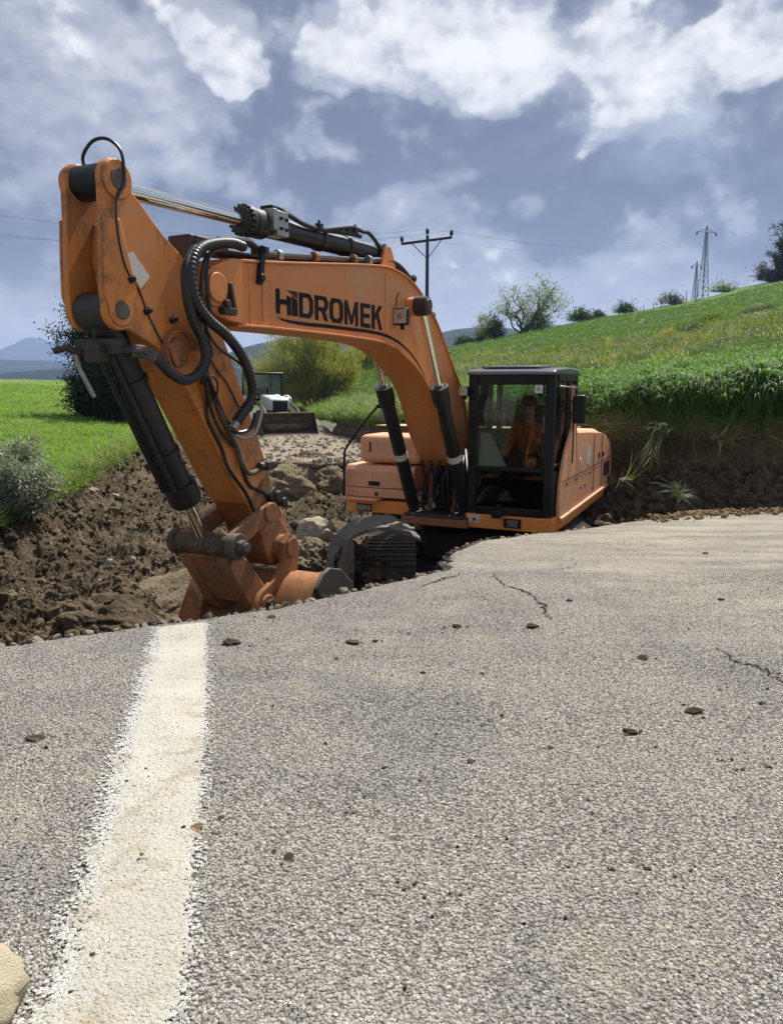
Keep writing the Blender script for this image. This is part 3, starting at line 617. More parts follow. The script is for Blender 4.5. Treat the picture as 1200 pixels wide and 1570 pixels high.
# cut face of the bank under the crops
def bank():
    P = np.array(BANK[1:11], float); d = np.r_[0, np.cumsum(np.hypot(*np.diff(P, axis=0).T))]
    s = np.concatenate([np.linspace(0, d[5], 420), np.linspace(d[5], d[-1], 90)[1:]]); x = np.interp(s, d, P[:, 0]); y = np.interp(s, d, P[:, 1])
    tx = np.gradient(x, s); ty = np.gradient(y, s); ln = np.hypot(tx, ty); nx = -(-ty/ln); ny = -(tx/ln)   # towards the road
    nx, ny = -ty/ln*1, tx/ln*1
    top = bank_top(x)+0.02; low = np.maximum(-1.75-0*x, far_z(x, y)-0.25); low = np.where(y > 15, far_z(x, y)-0.1, -1.75)
    a = []
    for k in np.linspace(0, 1, 64):
        z = top+(low-top)*k
        off = 0.02+0.16*k+0.10*fbm(s*0.9, z*1.2, 3, 91)+0.05*fbm(s*4, z*3.5, 4, 92, 0.55, True)+0.03*perlin(s*9, z*4, 93)-0.10*np.exp(-((k-0.22)/0.12)**2)
        off = off*np.clip(k*12, 0.15, 1)
        a.append(np.stack([x+nx*off, y+ny*off, z], -1))
    back = a[0].copy(); back[:, 0] -= nx*0.6; back[:, 1] -= ny*0.6; back[:, 2] -= .02
    a = np.stack([back]+a); n = len(s); m = a.shape[0]; i = np.arange((m-1)*n).reshape(m-1, n)[:, :-1].ravel()
    return link('soil_bank', mesh_np('soil_bank', a.reshape(-1, 3), np.stack([i, i+1, i+n+1, i+n], 1), M['bank'], True))
tag(bank(), None, None, None, 'structure')

# far plain and hills
def disc():
    n = 96; rr = [60, 200, 600, 2000, 6250, 30000]; v = []; 
    for r in rr:
        for k in range(n): a = 2*math.pi*k/n; v.append((r*math.sin(a), r*math.cos(a), -14 if r > 100 else -9))
    f = [(i*n+k, i*n+(k+1) % n, (i+1)*n+(k+1) % n, (i+1)*n+k) for i in range(len(rr)-1) for k in range(n)]
    return link('plain', mesh_np('plain', v, f, M['plain'], True))
tag(disc(), None, None, None, 'structure')
def ridge(name, pts, Y, depth, seed, rough):
    P = [at(u, v, Y) for u, v in pts]; x = np.linspace(P[0].x, P[-1].x, 220); top = np.interp(x, [p.x for p in P], [p.z for p in P])
    top = top+rough*fbm(x/Y*26, x*0, 5, seed); a = []
    for k in np.linspace(0, 1, 26):
        prof = math.sin(k*math.pi)**0.8; y = Y-depth*(0.5-k)*1.0
        z = -20+(top+20)*(prof)+rough*1.2*prof*(1-prof)*4*fbm(x/Y*30, x*0+k*9, 4, seed+3)
        a.append(np.stack([x+depth*0.1*perlin(x/Y*9, x*0+k*3, seed+5), y+0*x, z], -1))
    a = np.stack(a); n = 220; m = a.shape[0]; i = np.arange((m-1)*n).reshape(m-1, n)[:, :-1].ravel()
    return tag(link(name, mesh_np(name, a.reshape(-1, 3), np.stack([i, i+1, i+n+1, i+n], 1), M['mount'], True)), None, None, None, 'structure')
ridge('hills', [(-900, 560), (-300, 572), (0, 586), (60, 572), (130, 564), (230, 572), (330, 560), (360, 548), (400, 530), (440, 520), (540, 525), (640, 518), (690, 504), (735, 501), (820, 520), (1000, 540), (1500, 540), (2200, 530)], 950, 500, 101, 1.4)
ridge('hills', [(-900, 540), (-300, 560), (-100, 555), (0, 551), (50, 553), (110, 562), (160, 572), (300, 566), (420, 555), (900, 560), (2000, 570)], 2200, 900, 104, 4.0)
ridge('mountain', [(-700, 575), (-300, 570), (-80, 556), (0, 541), (35, 523), (70, 517), (100, 527), (150, 548), (260, 566), (420, 575)], 5200, 1500, 108, 9.0)

# ------------------------------------------------------------------ excavator (s forward along the boom, l to its left, h height from the eye)
A0 = math.radians(26); P0 = at(690, 720, 10.6); GH = 2.84
FW = Vector((-math.sin(A0), -math.cos(A0), 0)); LF = Vector((math.cos(A0), -math.sin(A0), 0))
EX = thing('excavator', 'large orange crawler excavator with boom raised, digging in the collapsed road', 'excavator', (P0.x, P0.y, -GH), math.atan2(FW.y, FW.x))
def K(s, l, h): return (s, l, h+GH)
def KL(pts): return [K(*p) for p in pts]
def W(s, l, h): return Vector((P0.x, P0.y, 0))+FW*s+LF*l+Vector((0, 0, h))
def PZ(poly): return [(p[0], p[1]+GH) for p in poly]
def resample(pts, n):
    P = np.array(catmull([(p[0], p[1], 0) for p in pts], 10))[:, :2]; d = np.r_[0, np.cumsum(np.hypot(*np.diff(P, axis=0).T))]; t = np.linspace(0, d[-1], n)
    return np.stack([np.interp(t, d, P[:, 0]), np.interp(t, d, P[:, 1])], 1)
def ribbon(mb, a, b, l0, l1):                      # box girder between two curves
    n = len(a); vs = []
    for l in (l0, l1):
        vs += [(p[0], l, p[1]+GH) for p in a]+[(p[0], l, p[1]+GH) for p in b]
    fs = []
    for i in range(n-1):
        fs += [(i, i+1, n+i+1, n+i), (2*n+i, 3*n+i, 3*n+i+1, 2*n+i+1), (i, 2*n+i, 2*n+i+1, i+1), (n+i, n+i+1, 3*n+i+1, 3*n+i)]
    fs += [(0, n, 3*n, 2*n), (n-1, 2*n-1+2*n, 4*n-1, 2*n-1) if False else (n-1, 3*n-1, 4*n-1, 2*n-1)]
    return mb.add(vs, fs)
def offset_curve(c, d):
    t = np.gradient(c, axis=0); t /= np.linalg.norm(t, axis=1)[:, None]; return c+np.stack([-t[:, 1], t[:, 0]], 1)*d

# boom
top = resample([(5.02, .915), (4.70, .945), (4.17, 1.005), (3.39, 1.10), (2.75, 1.175), (2.35, 1.205), (2.06, 1.185), (1.83, 1.14), (1.55, 1.04), (1.10, .77), (.80, .51), (.50, .22), (.15, -.12), (-.12, -.6), (-.2, -1.0)], 60)
bot = resample([(4.98, .455), (4.70, .462), (4.42, .465), (3.65, .468), (2.99, .462), (2.52, .445), (2.2, .40), (2.0, .34), (1.69, .22), (1.40, .06), (1.18, -.14), (1.0, -.40), (.82, -.66), (.55, -.92), (.25, -1.12)], 60)
mb = MB(); ribbon(mb, top, bot, -.205, .205)
ribbon(mb, offset_curve(top, -.018), offset_curve(top, .002), -.228, .228); ribbon(mb, offset_curve(bot, .018), offset_curve(bot, -.002), -.228, .228)
# forked end plates and stiffeners
for sg in (-1, 1):
    mb.prism(PZ([(5.06, .925), (5.16, .89), (5.30, .84), (5.42, .74), (5.43, .64), (5.36, .545), (5.25, .50), (5.10, .47), (4.95, .46), (4.95, .93)]), sg*.208, sg*.255)
    mb.cyl(K(5.29, sg*.19, .69), K(5.29, sg*.275, .69), .135, n=28)
mb.box(K(4.80, 0, .70), (.012, .424, .46)); mb.box(K(4.62, .207, .70), (.02, .012, .40)); mb.box(K(2.42, .207, .84), (.012, .008, .62))
boom = mb.build('boom', M['orange'], EX, 0.006)
m2 = MB(); m2.cyl(K(5.29, -.30, .69), K(5.29, .30, .69), .075, n=24); m2.cyl(K(5.29, .275, .69), K(5.29, .302, .69), .105, n=24)
m2.build('boom_tip_pin', M['orange'], EX, 0.006)
m2 = MB(); m2.box(K(5.13, .285, .63), (.03, .05, .22), (0, .25, 0)); m2.box(K(5.18, .29, .53), (.15, .05, .05)); m2.cyl(K(5.2, .28, .58), K(5.2, .32, .58), .03)
m2.build('pin_lock_bracket', M['greasy'], EX, 0.004)
mb = MB(); mb.cyl(K(1.84, -.33, .86), K(1.84, .33, .86), .10, n=28); mb.build('cylinder_boss', M['orange'], EX, 0.008)
mb = MB(); 
for sg in (-1, 1): MB().lathe(K(1.84, sg*.425, .86), (0, sg, 0), [(0, .06), (0, .10), (.02, .10), (.03, .075), (.04, .07)], 24).build('pin_cap', M['greasy'], EX)
pass
# lettering on the boom side
def ring(x0, y0, x1, y1, tx, ty, c, ci):           # chamfered ring made of butting quads
    o = [(x0+c, y0), (x1-c, y0), (x1, y0+c), (x1, y1-c), (x1-c, y1), (x0+c, y1), (x0, y1-c), (x0, y0+c)]
    X0, Y0, X1, Y1 = x0+tx, y0+ty, x1-tx, y1-ty
    i = [(X0+ci, Y0), (X1-ci, Y0), (X1, Y0+ci), (X1, Y1-ci), (X1-ci, Y1), (X0+ci, Y1), (X0, Y1-ci), (X0, Y0+ci)]
    return [[o[k], o[(k+1) % 8], i[(k+1) % 8], i[k]] for k in range(8)]
R4 = lambda a, b, c, d: [(a, b), (c, b), (c, d), (a, d)]
def dshape(x0, y0, x1, y1, tx, ty, c):
    o = [(x0, y0), (x1-c, y0), (x1, y0+c), (x1, y1-c), (x1-c, y1), (x0, y1)]; X0, Y0, X1, Y1 = x0+tx, y0+ty, x1-tx, y1-ty; k = c*.55
    i = [(X0, Y0), (X1-k, Y0), (X1, Y0+k), (X1, Y1-k), (X1-k, Y1), (X0, Y1)]
    return [[o[j], o[(j+1) % 6], i[(j+1) % 6], i[j]] for j in range(6)]
GL = {
 'H': [R4(0, 0, .25, 1), R4(.25, .40, .74, .60), [(.74, 0), (1, 0), (1, .72), (.74, .80)]],
 'I': [[(.05, 0), (1, 0), (1, .66), (.05, .80)]],
 'i': [[(-.75, 1), (1, 1), (1, .72)]],
 'D': dshape(0, 0, 1, 1, .25, .17, .24),
 'R': dshape(0, .38, 1, 1, .25, .16, .18)+[R4(0, 0, .25, .38), [(.50, .38), (.78, .38), (1, 0), (.72, 0)]],
 'O': ring(0, 0, 1, 1, .25, .17, .2, .11),
 'M': [R4(0, 0, .20, 1), R4(.80, 0, 1, 1), [(.20, 1), (.20, .62), (.43, .05), (.5, .05), (.5, .32)], [(.80, 1), (.5, .32), (.5, .05), (.57, .05), (.80, .62)]],
 'E': [R4(0, 0, .30, 1), R4(.30, 0, 1, .18), R4(.30, .41, .93, .59), R4(.30, .82, 1, 1)],
 'K': [R4(0, 0, .28, 1), [(.28, .36), (.28, .60), (.68, 1), (1, 1)], [(.45, .53), (.63, .69), (1, 0), (.72, 0)]]}
LX = [4.44, 4.219, 4.206, 4.118, 4.090, 3.865, 3.833, 3.606, 3.575, 3.328, 3.297, 3.03, 2.976, 2.772, 2.737, 2.501]
def letter(g, x0, x1, mat, parent):
    mb = MB()
    for poly in GL[g]:
        q = []
        for x, y in poly:
            s = x0+(x1-x0)*x; k = (4.45-s)/1.95; h0 = .580-.020*k; h1 = .778+.026*k; q.append((s, h0+(h1-h0)*y+GH))
        mb.prism(q, .206, .2115)
    return mb.build('letter', mat, parent, 0, False)
for k, g in enumerate('HIDROMEK'): letter(g, LX[2*k], LX[2*k+1], M['decal'], boom)
letter('i', LX[2], LX[3], M['red'], boom)
sw = [(4.41, .548, .004), (4.30, .530, .020), (4.0, .522, .030), (3.65, .528, .032), (3.2, .530, .032), (2.80, .530, .032), (2.45, .515, .030), (2.15, .468, .026), (1.9, .395, .022), (1.68, .30, .018), (1.45, .15, .012), (1.28, -.03, .004)]
mb = MB(); c1 = resample([(a, b+w/2) for a, b, w in sw], 50); c2 = resample([(a, b-w/2) for a, b, w in sw], 50); ribbon(mb, c1, c2, .206, .2112)
mb.build('underline_stripe', M['decal'], boom, 0, False)

def lamp(name, s, l, h, r=.085, parent=EX, tilt=0.0):
    mb = MB(); mb.box(K(s, l, h), (.07, r*1.9, r*1.9)); mb.box(K(s-.05, l, h-.0), (.05, r*1.2, r*1.3)); mb.box(K(s-.03, l, h-r*1.15), (.04, .05, .06))
    o = mb.build(name, M['black'], parent, 0.018)
    m = MB(); m.box(K(s+.036, l, h), (.012, r*1.55, r*1.55)); m.build('lens', M['lampglass'], o, 0.004)
    m = MB(); m.cyl(K(s+.042, l, h), K(s+.044, l, h), r*.34, n=16); m.build('bulb', M['fitting'], o)
    return o
lamp('boom_lamp', 2.20, .285, .72, .095)

M['stickpaint'] = painted('worn_orange_paint', (.60, .205, .036), 0.5, (.12, .066, .034), 0.85, scale=.8, cover=.03, wear=.9, dust=(.36, .20, .11, .45))
# stick (dipper arm)
fr = resample([(6.215, 1.10), (6.235, .80), (6.235, .55), (6.10, .42), (5.93, .34), (5.72, .17), (5.52, -.04), (5.27, -.40), (5.04, -.74), (4.86, -.96), (4.72, -1.16), (4.64, -1.38)], 44)
bk = resample([(5.99, 1.22), (5.88, 1.14), (5.75, 1.03), (5.62, .94), (5.47, .84), (5.30, .62), (5.16, .43), (5.05, .26), (4.90, -.04), (4.74, -.34), (4.50, -.86), (4.36, -1.12)], 44)
def arc(c, r, a0, a1, n=10): return [(c[0]+r*math.cos(math.radians(a0+(a1-a0)*k/n)), c[1]+r*math.sin(math.radians(a0+(a1-a0)*k/n))) for k in range(n+1)]
side = arc((6.10, 1.255), .125, 130, -10, 12)+[(6.225, 1.08), (6.245, .80), (6.255, .56)]+arc((6.125, .465), .125, 10, -120, 9)+[tuple(p) for p in fr[15:]]+[(4.60, -1.47), (4.50, -1.545), (4.38, -1.52), (4.29, -1.42), (4.285, -1.30)]+[tuple(p) for p in bk[::-1]]
mb = MB()
for sg in (-1, 1): mb.prism(PZ(side), sg*.125, sg*.175)
fi = offset_curve(fr, .0); ribbon(mb, fr[16:], bk[16:], -.150, .150)
inner = [(6.02, 1.02), (6.05, .80), (6.02, .60), (5.93, .45), (5.72, .165), (5.2, .30), (5.5, .80), (5.9, 1.12)]
mb.prism(PZ(inner), -.126, .126)
mb.cyl(K(6.10, .12, 1.255), K(6.10, .195, 1.255), .118, n=28); mb.cyl(K(6.10, -.12, 1.255), K(6.10, -.195, 1.255), .118, n=28)
for sg in (-1, 1): mb.cyl(K(6.125, sg*.12, .465), K(6.125, sg*.190, .465), .10, n=24)
mb.cyl(K(5.30, -.20, .68), K(5.30, .20, .68), .19, n=28)
# lug plates standing out towards the front, then the fold
lug = [(6.235, 1.02), (6.250, .80), (6.258, .55), (6.20, .42), (6.05, .46), (5.98, .60), (6.04, .80), (6.10, 1.02)]
for sg in (-1, 1): mb.prism(PZ(lug), sg*.176, sg*.192)
stick = mb.build('stick', M['stickpaint'], EX, 0.007)
m2 = MB(); ribbon(m2, offset_curve(fr[24:43], .02), offset_curve(fr[24:43], -.004), -.17, .17)
for c, r in (((6.10, 1.255), .065), ((6.125, .465), .058)): MB().cyl(K(c[0], -.205, c[1]), K(c[0], .205, c[1]), r, n=22).build('stick_pin', M['muddysteel'], EX, 0.006)
mb = MB(); mb.prism(PZ([(6.075, .80), (5.99, .84), (5.85, .70), (5.94, .615)]), .1765, .1795); mb.build('sticker', M['sticker'], stick, 0, False)
# muddy cast end of the stick
mb = MB(); ribbon(mb, fr[36:], bk[36:], -.176, .176); mb.prism(PZ([(4.66, -1.36), (4.60, -1.47), (4.50, -1.545), (4.38, -1.52), (4.29, -1.42), (4.30, -1.26), (4.45, -1.10), (4.70, -1.17)]), -.178, .178)
mb.cyl(K(4.42, -.24, -1.40), K(4.42, .24, -1.40), .12, n=24); mb.build('stick_nose', M['mudorange'], EX, 0.012)
# round boss on the stick side with curled plate
mb = MB(); prev = None
for k in range(26):
    a = math.radians(-70+k*9.5); r = .15
    mb.box(K(5.62+r*math.cos(a), .20, .22+r*math.sin(a)), (.02, .07, .032), (0, -a, 0))
mb.cyl(K(5.62, .17, .22), K(5.62, .20, .22), .10, n=22); mb.box(K(5.72, .215, .20), (.05, .06, .16), (0, .5, 0))
mb.build('pipe_guard', M['mudorange'], EX, 0.004)

def cyl_part(name, parts, mat, parent=EX, bevel=0.005, n=26):
    mb = MB()
    for a, b, r in parts: mb.cyl(K(*a), K(*b), r, n=n)
    return mb.build(name, mat, parent, bevel)
def along(a, b, t): return tuple(a[i]+(b[i]-a[i])*t for i in range(3))
# stick cylinder on top of the boom
a = (2.22, 0, 1.375); b = (6.10, 0, 1.255); AL = lambda t: along(a, b, t)
arm_cyl = cyl_part('stick_cylinder', [(AL(.035), AL(.555), .092), (AL(.545), AL(.585), .118), (AL(.592), AL(.606), .128), (AL(.585), AL(.615), .105), (AL(.30), AL(.315), .104), (AL(.17), AL(.185), .104)], M['darksteel'])
mb = MB()
for k in range(18):
    t = 2*math.pi*k/18; c = Vector(AL(.604)); mb.box(K(c.x+.012, .115*math.cos(t), c.z+.115*math.sin(t)), (.05, .022, .022), (t, 0, 0))
mb.build('gland_bolts', M['greasy'], arm_cyl, 0.003)
cyl_part('chrome_rod', [(AL(.60), AL(.985), .054)], M['chrome'], arm_cyl, 0, 32)
cyl_part('rod_eye', [((6.10, -.115, 1.255), (6.10, .115, 1.255), .108), (AL(.955), AL(.985), .09)], M['black'], arm_cyl)
cyl_part('base_eye', [((2.22, -.10, 1.375), (2.22, .10, 1.375), .11)], M['darksteel'], arm_cyl)
mb = MB(); c = AL(.50); mb.box(K(c[0]+.06, .085, c[2]+.01), (.17, .13, .20), (0, .03, 0)); mb.box(K(c[0]+.16, .05, c[2]+.03), (.06, .2, .17)); mb.build('valve_block', M['fitting'], arm_cyl, 0.008)
MB().box(K(c[0]+.08, .05, c[2]+.125), (.16, .12, .05)).build('valve_cap', M['black'], arm_cyl, 0.004); MB().box(K(c[0]-.02, .06, c[2]+.115), (.05, .08, .07)).build('valve_cap', M['black'], arm_cyl, 0.004)
for q in (-.05, .03):
    for dz in (-.03, .05): MB().cyl(K(c[0]+.06+q, .15, c[2]+dz), K(c[0]+.06+q, .165, c[2]+dz), .016, n=10).build('valve_bolt', M['black'], arm_cyl, 0.003)

mb = MB()
for sg in (-1, 1): mb.prism(PZ([(2.42, 1.19), (2.02, 1.17), (2.10, 1.36), (2.17, 1.45), (2.27, 1.45), (2.33, 1.36)]), sg*.115, sg*.15)
mb.build('cylinder_bracket', M['orange'], EX, 0.006)
# bucket cylinder in front of the stick
a = (6.125, 0, .465); b = (5.185, 0, -1.235); AL = lambda t: along(a, b, t)
bc = cyl_part('bucket_cylinder', [(AL(.03), AL(.74), .098), (AL(.70), AL(.775), .125), (AL(.775), AL(.79), .115)], M['darksteel'])
cyl_part('chrome_rod', [(AL(.78), AL(.97), .046)], M['chrome'], bc, 0, 28)
cyl_part('base_eye', [((6.125, -.115, .465), (6.125, .115, .465), .12)], M['greasy'], bc)
mb = MB(); o = Vector((.10, 0, -.055)); pts = [Vector(AL(t))+o for t in (.12, .2, .45, .70)]; mb.tube([K(p.x, .05, p.z) for p in pts], .022); mb.tube([K(p.x, -.05, p.z) for p in pts], .022)
for t in (.25, .55): c = Vector(AL(t)); mb.cyl(K(*along(a, b, t)), K(*along(a, b, t+.02)), .112)
mb.build('cylinder_pipe', M['darksteel'], bc)
mb = MB(); mb.box(K(6.13, -.02, .24), (.10, .34, .10)); mb.box(K(6.19, .02, .20), (.10, .12, .12)); mb.tube(KL([(6.20, -.10, .20), (6.28, -.16, .23), (6.32, -.22, .21)]), .022); mb.build('cylinder_port', M['greasy'], bc, 0.006)
mb = MB(); mb.tube(KL([(6.22, -.13, .19), (6.21, -.12, .10), (6.12, -.10, -.08)]), .016); mb.build('bare_pipe', M['fitting'], bc)
# linkage
M['mudtube'] = painted('muddy_dark_steel', (.05, .034, .022), 0.75, (.17, .11, .06), 1.0, 0, 0.3, scale=2.5, cover=.08)
mb = MB(); mb.cyl(K(5.185, -.29, -1.235), K(5.185, .27, -1.235), .095, n=28); mb.cyl(K(5.185, -.31, -1.235), K(5.185, -.25, -1.235), .105, n=28); mb.build('link_tube', M['mudtube'], EX, 0.008)
mb = MB(); mb.cyl(K(5.185, .26, -1.235), K(5.185, .33, -1.235), .105, n=24); mb.cyl(K(5.185, .33, -1.235), K(5.185, .375, -1.235), .062, n=6); mb.cyl(K(5.185, .375, -1.235), K(5.185, .405, -1.235), .04, n=14); mb.build('link_nut', M['muddysteel'], EX, 0.006)
for sg in (-1, 1):
    mb = MB(); q = [(5.22, -1.16), (5.24, -1.28), (5.16, -1.32), (4.62, -1.115), (4.56, -1.04), (4.62, -.975), (4.70, -.985)]; mb.prism(PZ(q), sg*.185, sg*.235); mb.cyl(K(4.64, sg*.18, -1.05), K(4.64, sg*.26, -1.05), .085, n=20); mb.build('guide_link', M['mudorange'], EX, 0.008)
mb = MB(); mb.box(K(4.56, 0, -.92), (.10, .46, .12), (0, .6, 0)); mb.cyl(K(4.52, .19, -.93), K(4.52, .26, -.93), .05, n=12); mb.cyl(K(4.44, .19, -.99), K(4.44, .26, -.99), .042, n=12); mb.build('link_crossbar', M['greasy'], EX, 0.01)
mb = MB()
for sg in (-1, 1): mb.prism(PZ([(5.24, -1.26), (5.22, -1.38), (4.92, -1.82), (4.82, -1.88), (4.70, -1.83), (4.68, -1.72), (5.02, -1.33), (5.10, -1.16), (5.22, -1.13)]), sg*.12, sg*.235)
mb.prism(PZ([(5.26, -1.32), (4.95, -1.76), (4.88, -1.72), (5.18, -1.28)]), -.12, .12)
mb.build('bucket_link', M['mudorange'], EX, 0.012)
# bucket
prof = resample([(4.28, -1.62), (4.50, -1.60), (4.66, -1.73), (4.82, -1.98), (4.96, -2.3), (4.96, -2.65), (4.80, -2.92), (4.5, -3.05), (4.22, -3.08)], 26)
mb = MB(); ribbon(mb, prof, offset_curve(prof, -.03), -.60, .60); bucket = mb.build('bucket', M['mudorange'], EX, 0.004)
sidep = [tuple(p) for p in prof]+[(4.15, -3.05), (4.00, -2.6), (3.98, -2.1), (4.06, -1.75), (4.2, -1.62)]
for sg in (-1, 1):
    m2 = MB(); m2.prism(PZ(sidep), sg*.600, sg*.632); m2.build('bucket_side', M['mudorange'], bucket, 0.006)
    m2 = MB(); m2.prism(PZ([(4.62, -1.66), (4.52, -1.56), (4.40, -1.53), (4.22, -1.58), (4.02, -1.74), (3.93, -2.1), (3.95, -2.6), (4.1, -2.95), (4.28, -2.6), (4.36, -2.1)]), sg*.633, sg*.672); m2.build('side_cutter', M['muddysteel'], bucket, 0.008)
    m2 = MB(); m2.prism(PZ([(4.33, -1.60), (4.30, -1.44), (4.34, -1.31), (4.44, -1.26), (4.53, -1.33), (4.55, -1.50), (4.66, -1.60), (4.76, -1.64), (4.88, -1.68), (4.97, -1.80), (5.0, -1.95), (4.9, -1.9), (4.7, -1.72)]), sg*.245, sg*.295)
    m2.cyl(K(4.42, sg*.25, -1.38), K(4.42, sg*.315, -1.38), .085, n=20); m2.cyl(K(4.80, sg*.24, -1.80), K(4.80, sg*.315, -1.80), .09, n=20); m2.build('bucket_ear', M['mudorange'], bucket, 0.008)
    m2 = MB(); m2.cyl(K(4.80, sg*.31, -1.80), K(4.80, sg*.345, -1.80), .055, n=8); m2.tube(KL([(4.80, sg*.345, -1.78), (4.86, sg*.36, -1.84), (4.87, sg*.35, -1.94)]), .016); m2.build('pin_keeper', M['greasy'], bucket, 0.005)
for k in range(5):
    y = -.50+k*.25; m2 = MB(); m2.prism(PZ([(4.25, -3.10), (4.22, -3.02), (3.95, -3.06), (3.94, -3.09)]), y-.05, y+.05); m2.build('bucket_tooth', M['muddysteel'], bucket, 0.006)

# boom cylinders either side
for sg in (-1, 1):
    a = (1.84, sg*.36, .86); b = (.30, sg*.38, -1.78); AL = lambda t: along(a, b, t)
    c = cyl_part('boom_cylinder', [(AL(.36), AL(.93), .088), (AL(.335), AL(.40), .108), (AL(.40), AL(.42), .096)], M['darksteel'])
    cyl_part('chrome_rod', [(AL(.03), AL(.35), .045)], M['chrome'], c, 0, 28)
    cyl_part('rod_eye', [((1.84, sg*.30, .86), (1.84, sg*.42, .86), .11)], M['greasy'], c)
    cyl_part('base_eye', [(AL(.93), AL(.99), .075), ((.30, sg*.30, -1.78), (.30, sg*.46, -1.78), .10)], M['greasy'], c)
    cyl_part('white_band', [(AL(.655), AL(.685), .0905)], M['sticker'], c, 0)
    mb = MB(); q = [Vector(AL(t))+Vector((.09, sg*.045, .05)) for t in (.38, .45, .66, .80)]; mb.tube([K(*p) for p in q], .016); mb.tube([K(p.x, p.y-sg*.05, p.z+.01) for p in q], .016); mb.build('cylinder_pipe', M['darksteel'], c)

# hoses and pipes
def hose(pts, r=.016, mat='rubber', parent=EX, name='hose', n=8): return MB().tube([K(*p) for p in catmull(pts, n)], r, 8).build(name, M[mat], parent)
def ribbed(pts, r):
    P = catmull(pts, 22); L = [0]
    for i in range(1, len(P)): L.append(L[-1]+(P[i]-P[i-1]).length)
    n = int(L[-1]/.0085); Q = []
    for k in range(n):
        d = L[-1]*k/(n-1); i = min(max(np.searchsorted(L, d), 1), len(P)-1); t = (d-L[i-1])/max(L[i]-L[i-1], 1e-6); Q.append(K(*(P[i-1].lerp(P[i], t))))
    return MB().tube(Q, r, 10, rf=lambda i: r*(1.0 if (i//2) % 2 else .86)).build('ribbed_hose', M['rubber'], EX, ang=80)
ribbed([(4.90, .24, 1.03), (5.08, .26, 1.03), (5.30, .28, .99), (5.48, .31, .93), (5.60, .34, .84), (5.66, .36, .70), (5.62, .36, .56), (5.50, .36, .45), (5.30, .36, .35), (5.12, .35, .22), (5.01, .34, .08), (4.95, .32, -.06), (5.00, .30, -.19)], .040)
hose([(4.97, .30, -.15), (5.06, .285, -.23), (5.10, .275, -.28)], .044); hose([(5.09, .276, -.27), (5.15, .27, -.33)], .033, 'fitting', name='hose_fitting')
hose([(5.53, .3, .92), (5.66, .33, .78), (5.68, .34, .61), (5.62, .33, .44), (5.53, .33, .31), (5.50, .33, .18), (5.57, .32, .08), (5.70, .31, .03), (5.84, .3, .08), (5.93, .27, .17), (6.0, .22, .21), (6.09, .12, .22), (6.14, .03, .22)], .036)
hose([(5.93, .27, .17), (5.99, .22, .21), (6.04, .17, .215)], .043, 'muddysteel', name='hose_fitting')
hose([(5.50, .29, .94), (5.62, .31, .80), (5.64, .31, .6), (5.56, .30, .44), (5.46, .28, .30), (5.41, .25, .16), (5.40, .22, .0)], .026)
hose([(2.66, .10, 1.245), (3.48, .12, 1.155), (4.16, .14, 1.075), (4.52, .16, 1.04), (4.62, .18, 1.045), (4.78, .20, 1.085), (4.95, .22, 1.07), (5.20, .24, 1.03)], .030, 'darksteel', name='pipe', n=4)
for dy, dz, r in ((-.02, .0, .022), (-.10, -.01, .022), (-.17, -.01, .02)): hose([(2.60, dy, 1.25+dz), (3.48, dy, 1.15+dz), (4.2, dy, 1.06+dz), (4.9, dy, 1.02+dz), (5.2, dy, 1.0), (5.35, dy*.5+.05, .94)], r, 'darksteel', name='pipe', n=4)
hose([(4.95, .05, 1.02), (5.15, .10, .98), (5.30, .22, .93), (5.42, .27, .80), (5.45, .27, .6), (5.40, .26, .40), (5.33, .24, .2)], .016)
hose([(4.95, .12, 1.02), (5.2, .2, .97), (5.35, .26, .88), (5.40, .28, .70), (5.36, .28, .45)], .016)
mb = MB(); mb.box(K(4.66, .225, .93), (.05, .045, .30), (0, -.2, 0)); mb.box(K(4.62, .19, 1.05), (.06, .14, .05)); mb.cyl(K(4.68, .24, .83), K(4.68, .262, .83), .03, n=12); mb.build('pipe_bracket', M['black'], EX, 0.006)
for s, z in ((4.30, 1.055), (3.72, 1.125), (3.0, 1.205), (2.68, 1.24)): mb = MB(); mb.box(K(s, .0, z-.005), (.06, .36, .045)); mb.cyl(K(s-.03, .145, z+.01), K(s+.03, .145, z+.01), .042, n=14); mb.build('pipe_clamp', M['fitting'] if s in (4.30, 2.68) else M['mudorange'], EX, 0.004)
mb = MB(); mb.box(K(5.30, .08, .98), (.22, .26, .12)); mb.box(K(5.42, .1, .96), (.08, .2, .16)); mb.build('manifold_block', M['greasy'], EX, 0.01)
mb = MB()
for k in range(5): mb.tube([K(*p) for p in ((5.32-.02*k, .02+.05*k, 1.0), (5.15-.05*k, .04+.05*k, 1.035), (4.95, .02+.05*k, 1.05-.01*k))], .012)
mb.build('small_pipes', M['fitting'], EX)
